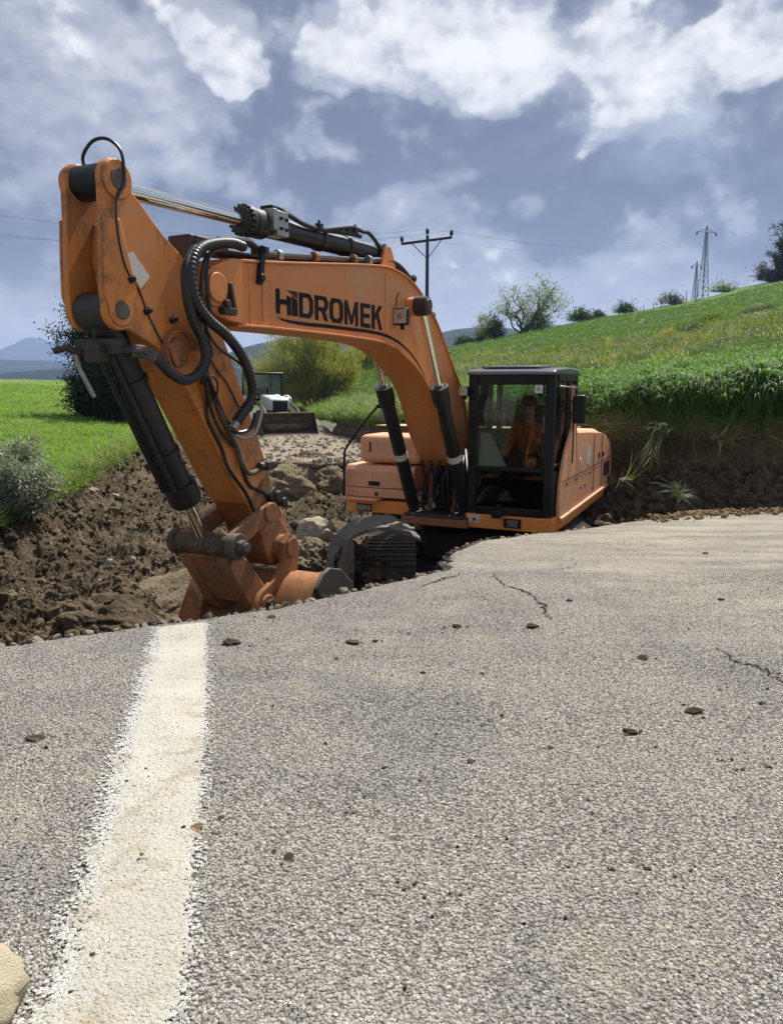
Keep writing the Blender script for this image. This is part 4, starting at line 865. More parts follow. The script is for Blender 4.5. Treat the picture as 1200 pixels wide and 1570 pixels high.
# along the stick cylinder and over the bend of the boom
hose([(4.16, .06, 1.46), (4.02, .08, 1.435), (3.85, .10, 1.40), (3.66, .10, 1.395), (3.45, .10, 1.41), (3.20, .10, 1.435), (2.95, .10, 1.46), (2.77, .10, 1.465)], .022)
hose([(3.45, .10, 1.415), (3.2, .12, 1.47), (2.95, .11, 1.52), (2.72, .10, 1.52), (2.6, .1, 1.53), (2.45, .10, 1.48), (2.28, .11, 1.38), (2.15, .13, 1.29)], .020)
for s, z in ((3.56, 1.42), (3.02, 1.47), (2.88, 1.50)): mb = MB(); mb.box(K(s, .1, z), (.07, .05, .06)); mb.cyl(K(s, .10, z+.02), K(s, .10, z+.06), .014, n=8); mb.build('hose_clip', M['black'], EX, 0.004)
for dy, dz, r in ((.12, .0, .028), (.06, .03, .028), (.0, .02, .026), (-.07, .02, .028), (-.14, .0, .026)):
    hose([(2.62, dy, 1.25), (2.35, dy, 1.29+dz), (2.0, dy+.01, 1.30+dz), (1.68, dy+.02, 1.19+dz), (1.40, dy+.03, 1.01+dz), (1.12, dy+.03, .82+dz), (.82, dy+.04, .58), (.55, dy+.05, .33), (.30, dy+.05, .09), (.08, dy+.05, -.18)], r)
for s, z in ((1.66, 1.16), (1.10, .80), (.60, .36)): mb = MB(); mb.box(K(s, .0, z+.02), (.06, .42, .07), (0, -.85, 0)); mb.build('hose_clamp', M['black'], EX, 0.006)
# wires and small lines on the stick
hose([(6.08, .20, 1.22), (6.13, .197, 1.12), (6.135, .197, 1.0), (6.11, .197, .82), (6.06, .196, .70), (5.96, .185, .60), (5.88, .185, .44), (5.77, .185, .28), (5.72, .185, .18)], .0065, name='cable')
for s, z in ((6.035, .665), (5.90, .48), (5.66, .44)): mb = MB(); mb.box(K(s, .195, z), (.05, .04, .035), (0, .6, 0)); mb.cyl(K(s, .2, z), K(s, .225, z), .016, n=8); mb.build('cable_clip', M['black'], EX, 0.003)
hose([(6.09, -.09, 1.34), (6.11, -.08, 1.42), (6.10, .0, 1.50), (6.08, .10, 1.505), (6.06, .18, 1.44), (6.06, .205, 1.34), (6.07, .205, 1.24), (6.12, .2, 1.15)], .011)
hose([(5.40, .24, .02), (5.35, .2, -.10), (5.33, .19, -.26), (5.19, .19, -.47), (5.11, .19, -.64), (4.90, .19, -.86), (4.78, .19, -1.05)], .013)
hose([(5.42, .26, .1), (5.28, .2, -.05), (5.17, .2, -.25), (5.02, .21, -.48), (4.97, .21, -.60), (4.86, .21, -.70), (4.66, .22, -.66)], .022, 'muddysteel', name='pipe')
hose([(5.40, .26, .05), (5.24, .21, -.12), (5.12, .21, -.32), (5.0, .21, -.50)], .016); hose([(5.44, .27, .02), (5.32, .22, -.2), (5.2, .21, -.36), (5.05, .21, -.48)], .014)
hose([(5.0, .20, -.49), (4.95, .195, -.64), (4.86, .195, -.80), (4.70, .2, -.87), (4.57, .21, -.96), (4.66, .21, -1.05), (4.80, .21, -1.08)], .015)
hose([(5.13, .21, -.27), (5.09, .25, -.36), (4.94, .28, -.34), (4.89, .3, -.22)], .016); hose([(5.12, .22, -.30), (5.05, .26, -.40), (4.90, .29, -.38), (4.83, .31, -.22), (4.84, .31, -.12)], .015, 'fitting')
hose([(5.55, .31, .52), (5.36, .31, .28), (5.06, .31, .14), (4.88, .31, -.05), (4.80, .30, -.26), (4.84, .29, -.36)], .010, name='cable')
hose([(5.42, .21, .52), (5.30, .2, .20), (5.10, .2, .0), (4.98, .2, -.16), (4.92, .22, -.2)], .008, name='cable')
hose([(5.44, .25, .0), (5.34, .25, .06), (5.28, .25, .0), (5.30, .24, -.10), (5.38, .22, -.14)], .008, name='cable')
mb = MB(); mb.box(K(4.64, .225, -.66), (.10, .07, .07)); mb.cyl(K(4.60, .22, -.66), K(4.54, .22, -.65), .04, n=12); mb.cyl(K(4.70, .22, -.655), K(4.75, .22, -.66), .035, n=12); mb.build('pipe_union', M['greasy'], EX, 0.006)
hose([(2.10, .213, .98), (2.16, .214, .92), (2.17, .22, .86), (2.20, .25, .80)], .006, name='cable')

# house, cab, counterweight
def rbox(name, s0, s1, l0, l1, h0, h1, mat, bevel=.02, parent=EX, seg=3):
    return MB().box(K((s0+s1)/2, (l0+l1)/2, (h0+h1)/2), (abs(s1-s0), abs(l1-l0), abs(h1-h0))).build(name, M[mat], parent, bevel, seg=seg)
# right-hand (picture left) tank and tool boxes
rbox('fuel_tank_cover', .22, -1.9, -1.32, -.34, -1.095, -.70, 'salmon', .09, seg=4)
mb = MB(); mb.prism(PZ([(.30, -1.44), (.30, -1.20), (.24, -1.125), (-2.2, -1.11), (-2.2, -1.44)]), -1.50, -.42); mb.build('tool_box', M['salmon'], EX, .018)
rbox('side_step', .30, -2.2, -1.51, -.44, -1.575, -1.447, 'salmon', .012)
rbox('step_plate', .42, .0, -1.50, -.92, -1.615, -1.582, 'salmon', .008)
rbox('deck_skirt', .285, -2.4, -1.49, -.40, -1.80, -1.62, 'litdeck', .012)
for l0, l1, h0, h1, nm, mt, d in ((-1.12, -.94, -1.41, -1.345, 'vent_recess', 'black', .304), (-1.02, -.97, -1.55, -1.50, 'latch', 'black', .306), (-1.145, -1.115, -.94, -.80, 'handle_slot', 'black', .224)):
    rbox(nm, d, d-.02, l0, l1, h0, h1, mt, .003)
la = rbox('deck_lamp', .30, .27, -1.32, -1.08, -1.785, -1.675, 'black', .006)
for k in range(6): rbox('lamp_bar', .312, .302, -1.30+k*.037, -1.275+k*.037, -1.77, -1.69, 'fitting', .002, la)
hose([(.38, -1.47, -1.55), (.38, -1.46, -1.0), (.36, -1.42, -.86), (.30, -1.18, -.52), (.24, -.92, -.22)], .018, 'black', name='handrail', n=3)
mb = MB(); mb.box(K(.26, -.96, -.30), (.04, .10, .05)); mb.build('rail_clamp', M['black'], EX, .005)
mb = MB(); mb.lathe(K(.20, -.86, -.40), (1, 0, 0), [(0, .03), (.02, .10), (.05, .115), (.06, .10)], 20); o = mb.build('mirror', M['fitting'], EX)
hose([(.05, -.30, -.40), (.08, -.22, -.66), (.02, -.30, -.78), (-.05, -.36, -.60), (0, -.32, -.42)], .014)
# centre bay between tank and cab
rbox('bay_wall', -.55, -.60, -.40, .50, -1.65, -.80, 'salmon', .01)
rbox('valve_cover', -.10, -.54, -.28, .40, -1.62, -1.12, 'mudorange', .03)
rbox('deck', .62, -2.4, -.42, .50, -1.86, -1.70, 'greasy', .01)
rbox('deck_front_lip', .66, .625, -.44, .50, -1.84, -1.74, 'mudorange', .008)
for l in (-.17, .17): MB().prism(PZ([(.35, -1.70), (-.35, -1.70), (-.32, -1.2), (-.12, -.86), (.12, -.9), (.22, -1.2)]), l-.03, l+.03).build('boom_foot_bracket', M['mudorange'], EX, .01)
MB().cyl(K(-.05, -.24, -1.02), K(-.05, .24, -1.02), .10).build('boom_foot_pin', M['greasy'], EX, .008)
rv = random.Random(3)
for k in range(16):
    l = -.30+.70*rv.random(); s = .05+.25*rv.random()
    hose([(.10-.3*rv.random(), l*.6, -1.05+.2*rv.random()), (s+.15, l, -1.0-.15*rv.random()), (s+.2, l+.1*rv.uniform(-1, 1), -1.30), (s+.1, l+.12*rv.uniform(-1, 1), -1.66)], rv.choice((.014, .018, .024)), rv.choice(('rubber', 'rubber', 'rubber', 'greasy')))
for k in range(14): mb = MB(); l = -.30+.68*rv.random(); s = .10+.35*rv.random(); h = -1.64+.30*rv.random()**2; mb.cyl(K(s, l, h), K(s+.05*rv.uniform(-1, 1), l+.05*rv.uniform(-1, 1), h+.06), .02, n=6); mb.box(K(s, l, h-.03), (.05, .05, .06)); mb.build('hose_fitting', M['fitting'] if k % 2 else M['greasy'], EX, .004)
for k in range(5): hose([(.25, -.30+.12*k, -.92), (.42, -.24+.12*k, -.90), (.48, -.22+.13*k, -1.0), (.42, -.2+.13*k, -1.25), (.35, -.2+.12*k, -1.62)], .015)
# under-cab band
mb = MB(); mb.prism([(.66, 0)]*0 or PZ([(.60, -1.83), (.60, -1.645), (-3.0, -1.60), (-3.0, -1.74), (-.2, -1.83)]), .455, 1.60); mb.build('cab_deck', M['litdeck'], EX, .012)
rbox('warning_sticker', .606, .600, .49, .66, -1.755, -1.66, 'sticker', 0)
MB().prism(PZ([(.6, 0)])*0 or PZ([(0, 0), (0, 0), (0, 0)])) if False else None
mb = MB(); mb.add([K(.609, .555, -1.735), K(.609, .605, -1.735), K(.609, .58, -1.685)], [(0, 1, 2)]); mb.build('warning_symbol', M['black'], EX, 0, False)
la = rbox('deck_lamp', .625, .60, .98, 1.20, -1.79, -1.675, 'black', .006)
for k in range(5): rbox('lamp_bar', .632, .626, 1.03+k*.028, 1.05+k*.028, -1.775, -1.69, 'fitting', .002, la)
mb = MB(); mb.box(K(.63, .88, -1.63), (.05, .12, .09)); mb.box(K(.63, .93, -1.57), (.05, .05, .16), (.4, 0, 0)); mb.build('wiper_motor', M['black'], EX, .008)
# side panel and hood on the cab side
sp = [(-.20, -.55), (.10, -.80), (.28, -1.02), (.38, -1.25), (.42, -1.50), (.40, -1.66), (-.6, -1.66), (-2.9, -1.56), (-3.02, -1.40), (-2.98, -1.12), (-2.80, -.92), (-2.45, -.78), (-2.0, -.71), (-1.2, -.66), (-.45, -.625), (-.30, -.48), (-.22, -.20), (-.24, .0), (-.30, -.2)]
mb = MB(); mb.prism(PZ(sp), 1.585, 1.635); mb.build('side_panel', M['salmon'], EX, .01)
def hood(name, prof, l0, l1, mat, rr, parent=EX):   # rounded roof panel
    mb = MB(); P = [(p[0], p[1]) for p in prof]; n = len(P); vs = []; steps = [(l0, .0), (l1-rr, .0)]+[(l1-rr+rr*math.sin(a), rr*(1-math.cos(a))) for a in (math.pi/8, math.pi/4, 3*math.pi/8, math.pi/2)]
    for l, dz in steps: vs += [(p[0], l, p[1]-dz+GH) for p in P]
    fs = [(j*n+i, j*n+i+1, (j+1)*n+i+1, (j+1)*n+i) for j in range(len(steps)-1) for i in range(n-1)]
    mb.add(vs, fs); return mb.build(name, M[mat], parent)
hood('engine_hood', [(-.45, -.60), (-1.2, -.615), (-2.0, -.66), (-2.35, -.72), (-2.75, -.86), (-2.98, -1.08), (-3.03, -1.38)], -1.4, 1.60, 'salmon', .10)
for s in (-1.55, -2.15): MB().prism(PZ([(s, -.72), (s-.012, -.72), (s-.05, -1.56), (s-.035, -1.56)]), 1.6355, 1.642).build('panel_seam', M['greasy'], EX, 0)
MB().prism(PZ([(.30, -1.20), (-2.9, -1.14), (-2.9, -1.152), (.30, -1.212)]), 1.6356, 1.6395).build('panel_seam', M['greasy'], EX, 0)
for s0, s1, h0, h1 in ((-1.90, -2.02, -1.10, -1.02), (-2.22, -2.32, -1.10, -1.02)): rbox('vent_slot', s0, s1, 1.63, 1.640, h0, h1, 'black', .004)
for k in range(4): rbox('louvre', -2.35-k*.13, -2.44-k*.13, 1.63, 1.641, -1.42, -1.20, 'black', .004)
MB().tube(KL([(-.55, 1.66, -.98), (-.50, 1.68, -1.02), (-.38, 1.68, -1.20), (-.36, 1.655, -1.24)]), .011).build('door_handle', M['fitting'], EX)
mb = MB()
for k in range(20): mb.add([K(-1.22+.17*math.cos(2*math.pi*k/20), 1.6365, -.98+.15*math.sin(2*math.pi*k/20))], [])
mb.f.append(tuple(range(20))); mb.build('round_emblem', M['sticker'], EX, 0, False)
MB().prism(PZ([(.38, -1.655), (-3.0, -1.56), (-3.0, -1.60), (.38, -1.70)]), 1.60, 1.665).build('rubbing_rail', M['salmon'], EX, .008)
for s in (.1, -.45, -.75, -1.0, -1.3): MB().cyl(K(s, 1.634, -1.35+.12*math.sin(s*9)), K(s, 1.648, -1.35+.12*math.sin(s*9)), .022, n=10).build('panel_latch', M['greasy'], EX, .003)
cw = []
for k in range(13):
    a = math.pi*k/12; cw.append((-2.35-.72*math.sin(a)**.6, 1.60*math.cos(a)))
mb = MB(); n = len(cw); vs = [(s, l, -1.72+GH) for s, l in cw]+[(s, l, -.86+GH) for s, l in cw]+[(s+.15, l*.93, -.74+GH) for s, l in cw]
mb.add(vs, [(i, i+1, n+i+1, n+i) for i in range(n-1)]+[(n+i, n+i+1, 2*n+i+1, 2*n+i) for i in range(n-1)]+[tuple(range(2*n, 3*n))]); mb.build('counterweight', M['salmon'], EX, .01)
rbox('air_cleaner_housing', -.75, -1.55, .95, 1.45, -.66, -.40, 'roofblack', .07, seg=4)
MB().cyl(K(-1.9, .1, -.72), K(-1.9, .1, -.45), .06).build('exhaust_pipe', M['greasy'], EX, .01)

# cab
c0, c1, b0, b1 = .60, -.62, .47, 1.58
cab = MB()
def bar(a, b, w, d): 
    v = Vector(b)-Vector(a); m = Vector(a)+v/2; R = v.to_track_quat('Z', 'X').to_matrix(); cab.box(K(*m), (w, d, v.length), R)
cab.box(K(.555, b0+.06, -.75), (.09, .12, 1.74)); cab.box(K(.555, b1-.06, -.75), (.09, .12, 1.74))                 # front pillars
cab.box(K(.555, (b0+b1)/2, .06), (.09, b1-b0-.246, .13)); cab.box(K(.56, (b0+b1)/2, -1.055), (.07, b1-b0-.246, .055)); cab.box(K(.555, (b0+b1)/2, -1.59), (.09, b1-b0-.246, .10))
for l in (b0+.035, b1-.035):
    cab.box(K(-.05, l, .08), (.90, .07, .10)); cab.box(K(-.16, l, -.74), (.07, .066, 1.53)); cab.box(K(c1+.05, l, -.75), (.10, .07, 1.74))
cab.box(K(c1+.05, (b0+b1)/2, .06), (.10, b1-b0-.146, .13)); cab.box(K(c1+.05, (b0+b1)/2, -1.15), (.08, b1-b0-.146, .9)); cab.box(K(-.02, (b0+b1)/2, -1.62), (1.05, b1-b0-.25, .05))
cab.box(K(.18, b1-.034, -1.33), (.62, .055, .52)); cab.box(K(-.35, b1-.034, -1.2), (.36, .055, .85)); cab.box(K(.18, b0+.034, -1.33), (.62, .055, .52)); cab.box(K(.18, b1-.03, -1.0), (.60, .05, .05))
CAB = cab.build('cab', M['black'], EX, .014)
mb = MB(); mb.prism(PZ([(.66, .115), (.65, .155), (.58, .185), (-.05, .215), (-.55, .205), (-.68, .17), (-.70, .12)]), b0-.01, b1+.01); mb.build('roof', M['roofblack'], CAB, .03, seg=3)
mb = MB(); mb.box(K(.15, (b0+b1)/2-.06, .222), (.62, .74, .03), (0, .035, 0)); mb.build('roof_hatch', M['roofblack'], CAB, .012)
for l in (b0+.1, b0+.5, b1-.1): MB().cyl(K(-.45, l, .20), K(-.45, l, .235), .02, n=10).build('roof_bolt', M['black'], CAB, .003)
def pane(name, s0, s1, l0, l1, h0, h1, mat): return MB().box(K((s0+s1)/2, (l0+l1)/2, (h0+h1)/2), (abs(s0-s1), abs(l0-l1), abs(h0-h1))).build(name, M[mat], CAB, 0, False)
pane('windshield', .578, .572, b0+.125, b1-.125, -1.026, -.008, 'glass'); pane('lower_windshield', .578, .572, b0+.125, b1-.125, -1.538, -1.086, 'darkglass')
pane('door_window', .505, -.12, b1-.035, b1-.029, -.970, .025, 'glass'); pane('rear_side_window', -.20, -.565, b1-.035, b1-.029, -.77, .025, 'glass')
pane('right_window', .505, -.12, b0+.029, b0+.035, -1.06, .025, 'glass'); pane('rear_window', c1+.05, c1+.056, b0+.075, b1-.075, -.695, -.01, 'glass')
mb = MB(); mb.tube(KL([(.592, 1.20, -1.0), (.594, 1.21, -.55), (.594, 1.205, -.10)]), .008); mb.box(K(.59, 1.20, -.36), (.012, .02, .52)); mb.build('wiper', M['black'], CAB)
for l, h, r in ((1.40, -.055, .065), (.435, -.085, .065)): lamp('cab_lamp', .66, l, h, r, CAB)
mb = MB(); mb.tube(KL([(.45, 1.60, -.02), (.43, 1.70, -.03), (.1, 1.72, -.04), (.02, 1.72, -.10)]), .011); mb.build('mirror_bracket', M['fitting'], CAB)
mb = MB(); mb.box(K(.0, 1.74, -.31), (.07, .17, .36)); mb.build('side_mirror', M['black'], CAB, .03, seg=3)
mb = MB(); mb.tube(KL([(.50, 1.60, -.05), (.52, 1.63, -.12), (.52, 1.63, -.75), (.50, 1.6, -.82)]), .012); mb.tube(KL([(-.14, 1.6, -.2), (-.16, 1.64, -.25), (-.16, 1.64, -1.0), (-.14, 1.6, -1.05)]), .012); mb.build('grab_rail', M['black'], CAB)
mb = MB(); mb.tube(KL([(.585, .68, -.10), (.60, .655, -.16), (.60, .655, -.48), (.585, .68, -.52)]), .012); mb.build('windshield_handle', M['black'], CAB)
mb = MB(); mb.box(K(.02, 1.615, -1.45), (.05, .03, .05)); mb.cyl(K(.15, 1.59, -1.08), K(.15, 1.63, -1.08), .03, n=10); mb.build('door_latch', M['greasy'], CAB, .004)
mb = MB(); mb.box(K(-.18, 1.06, -1.14), (.50, .50, .14)); mb.box(K(-.44, 1.06, -.78), (.13, .48, .66), (0, -.12, 0)); mb.box(K(-.50, 1.06, -.37), (.09, .26, .18)); mb.box(K(-.18, 1.06, -1.35), (.4, .4, .32)); mb.build('seat', M['seat'], CAB, .04, seg=3)
for l in (.74, 1.38): mb = MB(); mb.box(K(-.08, l, -1.05), (.5, .14, .26)); mb.tube(KL([(.12, l, -.95), (.16, l, -.80), (.15, l, -.72)]), .014); mb.cyl(K(.15, l, -.76), K(.15, l, -.66), .028, n=10); mb.build('control_console', M['seat'], CAB, .03)
mb = MB(); mb.add([K(.555, .61, -1.02), K(.555, .98, -1.02), K(.50, .74, -.62), K(.50, .61, -.60)], [(0, 1, 2, 3)]); mb.add([K(.549, .61, -1.02), K(.549, .98, -1.02), K(.494, .74, -.62), K(.494, .61, -.60)], [(0, 1, 2, 3)]); mb.build('reflection_sheet', M['sticker'], CAB, 0, False)  # pale sheet added to imitate a reflection low in the windshield
mb = MB(); mb.box(K(.42, .74, -.88), (.06, .20, .16), (0, -.3, 0)); mb.box(K(.40, .74, -1.0), (.05, .05, .16)); mb.build('monitor', M['seat'], CAB, .01)

# undercarriage stands square to the picture; the house above it is turned
def U(x, y, h): return K(-.9+.899*x-.438*y, .438*x+.899*y, h)
UA = math.atan2(.438, .899)
mb = MB(); c = U(0, 0, 0); mb.cyl(K(-.9, 0, -2.02), K(-.9, 0, -1.87), .62, n=40); mb.build('slewing_ring', M['greasy'], EX, .01)
mb = MB(); mb.box(U(0, 0, -2.25), (1.5, 1.5, .36), (0, 0, UA)); mb.box(U(.8, 0, -2.56), (.4, 1.9, .2), (0, 0, UA)); mb.box(U(-.8, 0, -2.4), (.4, 2.0, .25), (0, 0, UA)); mb.build('undercarriage_frame', M['greasy'], EX, .03)
shoe = MB(); shoe.box((0, 0, 0), (.178, .60, .022)); 
for q, hh in ((-.06, .026), (0, .026), (.06, .026)): shoe.box((q, 0, .011+hh/2), (.014, .596, hh))
so = shoe.build('track_shoe', M['muddysteel'], EX, 0.003, False); sm = so.data
bpy.data.objects.remove(so, do_unlink=True)
for y in (-1.2, 1.2):
    mb = MB(); mb.box(U(0, y, -2.40), (3.3, .34, .30), (0, 0, UA)); tr = mb.build('track_frame', M['mudorange'], EX, .03)
    for x in (-1.75, 1.75):
        m2 = MB(); a = Vector(U(x, y-.10, -2.38)); b = Vector(U(x, y+.10, -2.38)); m2.cyl(a, b, .40, n=28); a2 = Vector(U(x, y-.2, -2.38)); b2 = Vector(U(x, y+.2, -2.38)); m2.cyl(a2, b2, .12, n=18); m2.build('idler_wheel', M['greasy'], tr, .02)
    for k in range(7): x = -1.2+k*.4; m2 = MB(); m2.cyl(Vector(U(x, y-.16, -2.69)), Vector(U(x, y+.16, -2.69)), .10, n=16); m2.build('track_roller', M['greasy'], tr, .01)
    L = 3.5; r = .44; tot = 2*L+2*math.pi*r; n = 52
    for k in range(n):
        d = tot*k/n
        if d < L: x, z, an = -L/2+d, r, 0.0
        elif d < L+math.pi*r: t = (d-L)/r; x, z, an = L/2+r*math.sin(t), r*math.cos(t), t
        elif d < 2*L+math.pi*r: x, z, an = L/2-(d-L-math.pi*r), -r, math.pi
        else: t = (d-2*L-math.pi*r)/r; x, z, an = -L/2-r*math.sin(t), -r*math.cos(t), math.pi+t
        o = link('track_shoe', sm, tr, U(x, y, -2.38+z)); o.rotation_euler = (Matrix.Rotation(UA, 3, 'Z')@Matrix.Rotation(an, 3, 'Y')).to_euler()

# operator seated in the cab
def skin_body(name, joints, bones, mat, sub=2, root=0):
    me = bpy.data.meshes.new(name); me.from_pydata([tuple(j[0]) for j in joints], bones, []); me.materials.append(mat)
    o = link(name, me); md = o.modifiers.new('skin', 'SKIN'); md.use_smooth_shade = True
    for i, j in enumerate(joints):
        r = j[1]; me.skin_vertices[0].data[i].radius = (r, r) if not hasattr(r, '__len__') else r
        me.skin_vertices[0].data[i].use_root = (i == root)
    s = o.modifiers.new('sub', 'SUBSURF'); s.levels = sub; s.render_levels = sub; return o
def operator():
    b = (-.20, 1.08, -1.0)
    def q(ds, dl, dh): return W(b[0]+ds, b[1]+dl, b[2]+dh)
    J = [(q(0, 0, 0), (.15, .12)), (q(.05, 0, .18), (.135, .11)), (q(.10, .01, .36), (.16, .11)), (q(.13, .01, .47), (.10, .08)), (q(.17, .01, .55), (.055, .055)), (q(.20, .01, .63), (.085, .075)), (q(.21, .01, .74), (.09, .08)), (q(.205, .01, .80), (.05, .05)),
         (q(.10, -.20, .42), .062), (q(.14, -.28, .18), .050), (q(.33, -.30, .10), .040), (q(.40, -.31, .12), .038), (q(.10, .22, .42), .062), (q(.16, .30, .18), .050), (q(.34, .29, .12), .040), (q(.41, .28, .14), .038),
         (q(.08, -.10, -.02), .09), (q(.45, -.14, .0), .07), (q(.52, -.14, -.38), .052), (q(.62, -.14, -.45), .042), (q(.08, .10, -.02), .09), (q(.45, .14, .0), .07), (q(.52, .14, -.38), .052), (q(.62, .14, -.45), .042)]
    B = [(0, 1), (1, 2), (2, 3), (3, 4), (4, 5), (5, 6), (6, 7), (2, 8), (8, 9), (9, 10), (10, 11), (2, 12), (12, 13), (13, 14), (14, 15), (0, 16), (16, 17), (17, 18), (18, 19), (0, 20), (20, 21), (21, 22), (22, 23)]
    o = skin_body('person', J, B, M['skin']); tag(o, 'excavator operator in orange work clothes seated behind the cab windshield', 'person')
    def sub(name, idx, mat, grow):
        m = {i: k for k, i in enumerate(idx)}; jj = [(J[i][0], tuple(x+grow for x in J[i][1]) if hasattr(J[i][1], '__len__') else J[i][1]+grow) for i in idx]
        c = skin_body(name, jj, [(m[x], m[y]) for x, y in B if x in m and y in m], mat); c.parent = o; return c
    sub('jacket', [0, 1, 2, 3, 8, 9, 10, 12, 13, 14], M['cloth_orange'], .022); sub('trousers', [0, 16, 17, 18, 20, 21, 22], M['cloth_dark'], .016)
    h = MB(); c = q(.195, .01, .745); h.lathe(c+Vector((0, 0, -.02)), (0, 0, 1), [(0, .104), (.05, .112), (.10, .095), (.135, .05), (.145, .01)], 18); hair = h.build('hair', M['hair'], o)
    f = MB(); n = q(.305, .01, .665); f.add([n+Vector((0, 0, .05)), n+FW*.03+Vector((0, 0, -.01)), n+LF*.018+Vector((0, 0, -.015)), n-LF*.018+Vector((0, 0, -.015))], [(0, 1, 2), (0, 3, 1), (1, 3, 2)])
    f.build('nose', M['skin'], o)
    e = MB()
    for sg in (-1, 1): e.lathe(q(.295, .01+sg*.034, .70)-FW*.006, FW, [(0, .010), (.008, .008), (.011, .002)], 10)
    e.build('eyes', M['hair'], o); mth = MB(); mth.box(q(.293, .01, .618), (.05, .008, .008), (0, 0, math.atan2(LF.y, LF.x))); mth.build('mouth', M['red'], o)
    for sg in (-1, 1):
        hb = q(.41, -.31 if sg < 0 else .28, .14)
        for k in range(4): MB().tube([hb+LF*(.024*(k-1.5)), hb+LF*(.024*(k-1.5))+FW*.05+Vector((0, 0, .0)), hb+LF*(.022*(k-1.5))+FW*.07+Vector((0, 0, -.035+.003*k)), hb+LF*(.02*(k-1.5))+FW*.045+Vector((0, 0, -.06))], .0095).build('finger', M['skin'], o)
        MB().tube([hb-LF*sg*.03, hb-LF*sg*.055+FW*.03, hb-LF*sg*.045+FW*.06+Vector((0, 0, -.02))], .011).build('thumb', M['skin'], o)
operator()

# ------------------------------------------------------------------ vegetation
M['leaf_dark'] = leafy('dark_evergreen_leaf', (.012, .026, .012), (.030, .052, .022), 0.2)
M['leaf_olive'] = leafy('silvery_olive_leaf', (.17, .20, .16), (.36, .39, .34), 0.25, 0.5, 6)
M['leaf_willow'] = leafy('yellow_green_willow_leaf', (.19, .195, .065), (.35, .34, .13), 0.4)
M['leaf_pale'] = leafy('pale_green_leaf', (.085, .125, .035), (.22, .26, .10), 0.45)
M['leaf_mid'] = leafy('mid_green_leaf', (.035, .065, .016), (.075, .115, .030), 0.3)
M['leaf_weed'] = leafy('fresh_weed_leaf', (.070, .125, .016), (.145, .205, .034), 0.4)
M['leaf_yellow'] = leafy('yellow_flowers', (.22, .20, .015), (.42, .36, .02), 0.35)
M['leaf_brown'] = leafy('brownish_twigs', (.075, .065, .040), (.14, .12, .075), 0.2)
M['leaf_grey'] = leafy('greyish_shrub_leaf', (.06, .075, .05), (.13, .15, .11), 0.25)
M['wheat'] = leafy('cereal_blade', (.050, .125, .024), (.135, .235, .058), 0.5, 0.6, 2)
M['grass'] = leafy('grass_blade', (.055, .120, .016), (.105, .180, .030), 0.4)
M['meadowgrass'] = leafy('meadow_blade', (.14, .235, .040), (.235, .33, .075), 0.45)
M['straw'] = leafy('pale_straw', (.17, .17, .065), (.34, .31, .16), 0.35)

def rvec(n, g=rng):
    v = g.normal(size=(n, 3)); return v/np.linalg.norm(v, axis=1)[:, None]
def leaf_cloud(c, lens, wid, bias=(0, 0, 0), g=rng):   # one bent quad per leaf around centre points c
    n = len(c); d = rvec(n, g)+np.array(bias); d /= np.linalg.norm(d, axis=1)[:, None]; s = np.cross(d, rvec(n, g)); s /= np.maximum(np.linalg.norm(s, axis=1), 1e-6)[:, None]
    L = (lens*(0.6+0.8*g.random(n)))[:, None]; w = (wid*(0.7+0.6*g.random(n)))[:, None]
    v = np.stack([c, c+d*L*.5+s*w*.5, c+d*L, c+d*L*.5-s*w*.5], 1).reshape(-1, 3); f = np.arange(4*n).reshape(-1, 4); return v, f
def grow(base, tops, r0, g, sub=3, wob=.12):           # trunk and limbs; returns mesh builder and tip points
    mb = MB(); tips = []; base = Vector(base)
    for top in tops:
        top = Vector(top); n = 7; P = []
        for k in range(n+1):
            t = k/n; p = base.lerp(top, t); j = (top-base).length*wob*math.sin(t*math.pi); P.append(p+Vector((g.normal()*j*.5, g.normal()*j*.5, g.normal()*j*.2)))
        P = catmull(P, 3); mb.tube(P, r0, 6, rf=lambda i, m=len(P): r0*(1-.85*i/m)); tips += [P[int(len(P)*f)] for f in (.62, .78, .9)]+[P[-1]]
        for _ in range(sub):
            q = P[int(len(P)*g.uniform(.35, .85))]; d = Vector(rvec(1, g)[0]); d.z = abs(d.z)*.8+.15; L = (top-base).length*g.uniform(.22, .42)
            R = [q+d*L*t+Vector((0, 0, L*.15*t*t)) for t in (0, .35, .7, 1)]; mb.tube(R, r0*.3, 5, rf=lambda i: r0*.35*(1-.25*i)); tips += [R[2], R[3], R[1]]
    return mb, np.array([tuple(t) for t in tips])
def plant(name, label, cat, base, tops, r0, leafmat, nleaf, spread, ll, lw, group=None, sub=3, squash=.8, bias=(0, 0, .2), seed=0, extra=None, barkmat='bark', radial=0.0):
    g = np.random.default_rng(seed+1000); root = thing(name, label, cat, base, 0, group); b = Vector(base)
    mb, tips = grow((0, 0, -.1), [Vector(t)-b for t in tops], r0, g, sub); mb.build('trunk', M[barkmat], root)
    if extra is not None: tips = np.concatenate([tips, np.array([tuple(Vector(e)-b) for e in extra])])
    c = tips[g.integers(0, len(tips), nleaf)]+g.normal(size=(nleaf, 3))*np.array([spread, spread, spread*squash])*(0.35+0.75*g.random((nleaf, 1)))
    c[:, 2] = np.maximum(c[:, 2], 0.02); bb = np.array(bias)+radial*c/np.maximum(np.linalg.norm(c, axis=1), .1)[:, None]; v, f = leaf_cloud(c, ll, lw, bb, g); link('crown', mesh_np('crown', v, f, M[leafmat]), root); return root
def hpt(u, Y):                                         # foot point on the hillside under a bearing
    x = (u-600)/FPX*Y*0.99; return Vector((x, Y, float(hill_z(np.array([x]), np.array([Y]))[0])))
def up(u, v, Y): return at(u, v, Y)

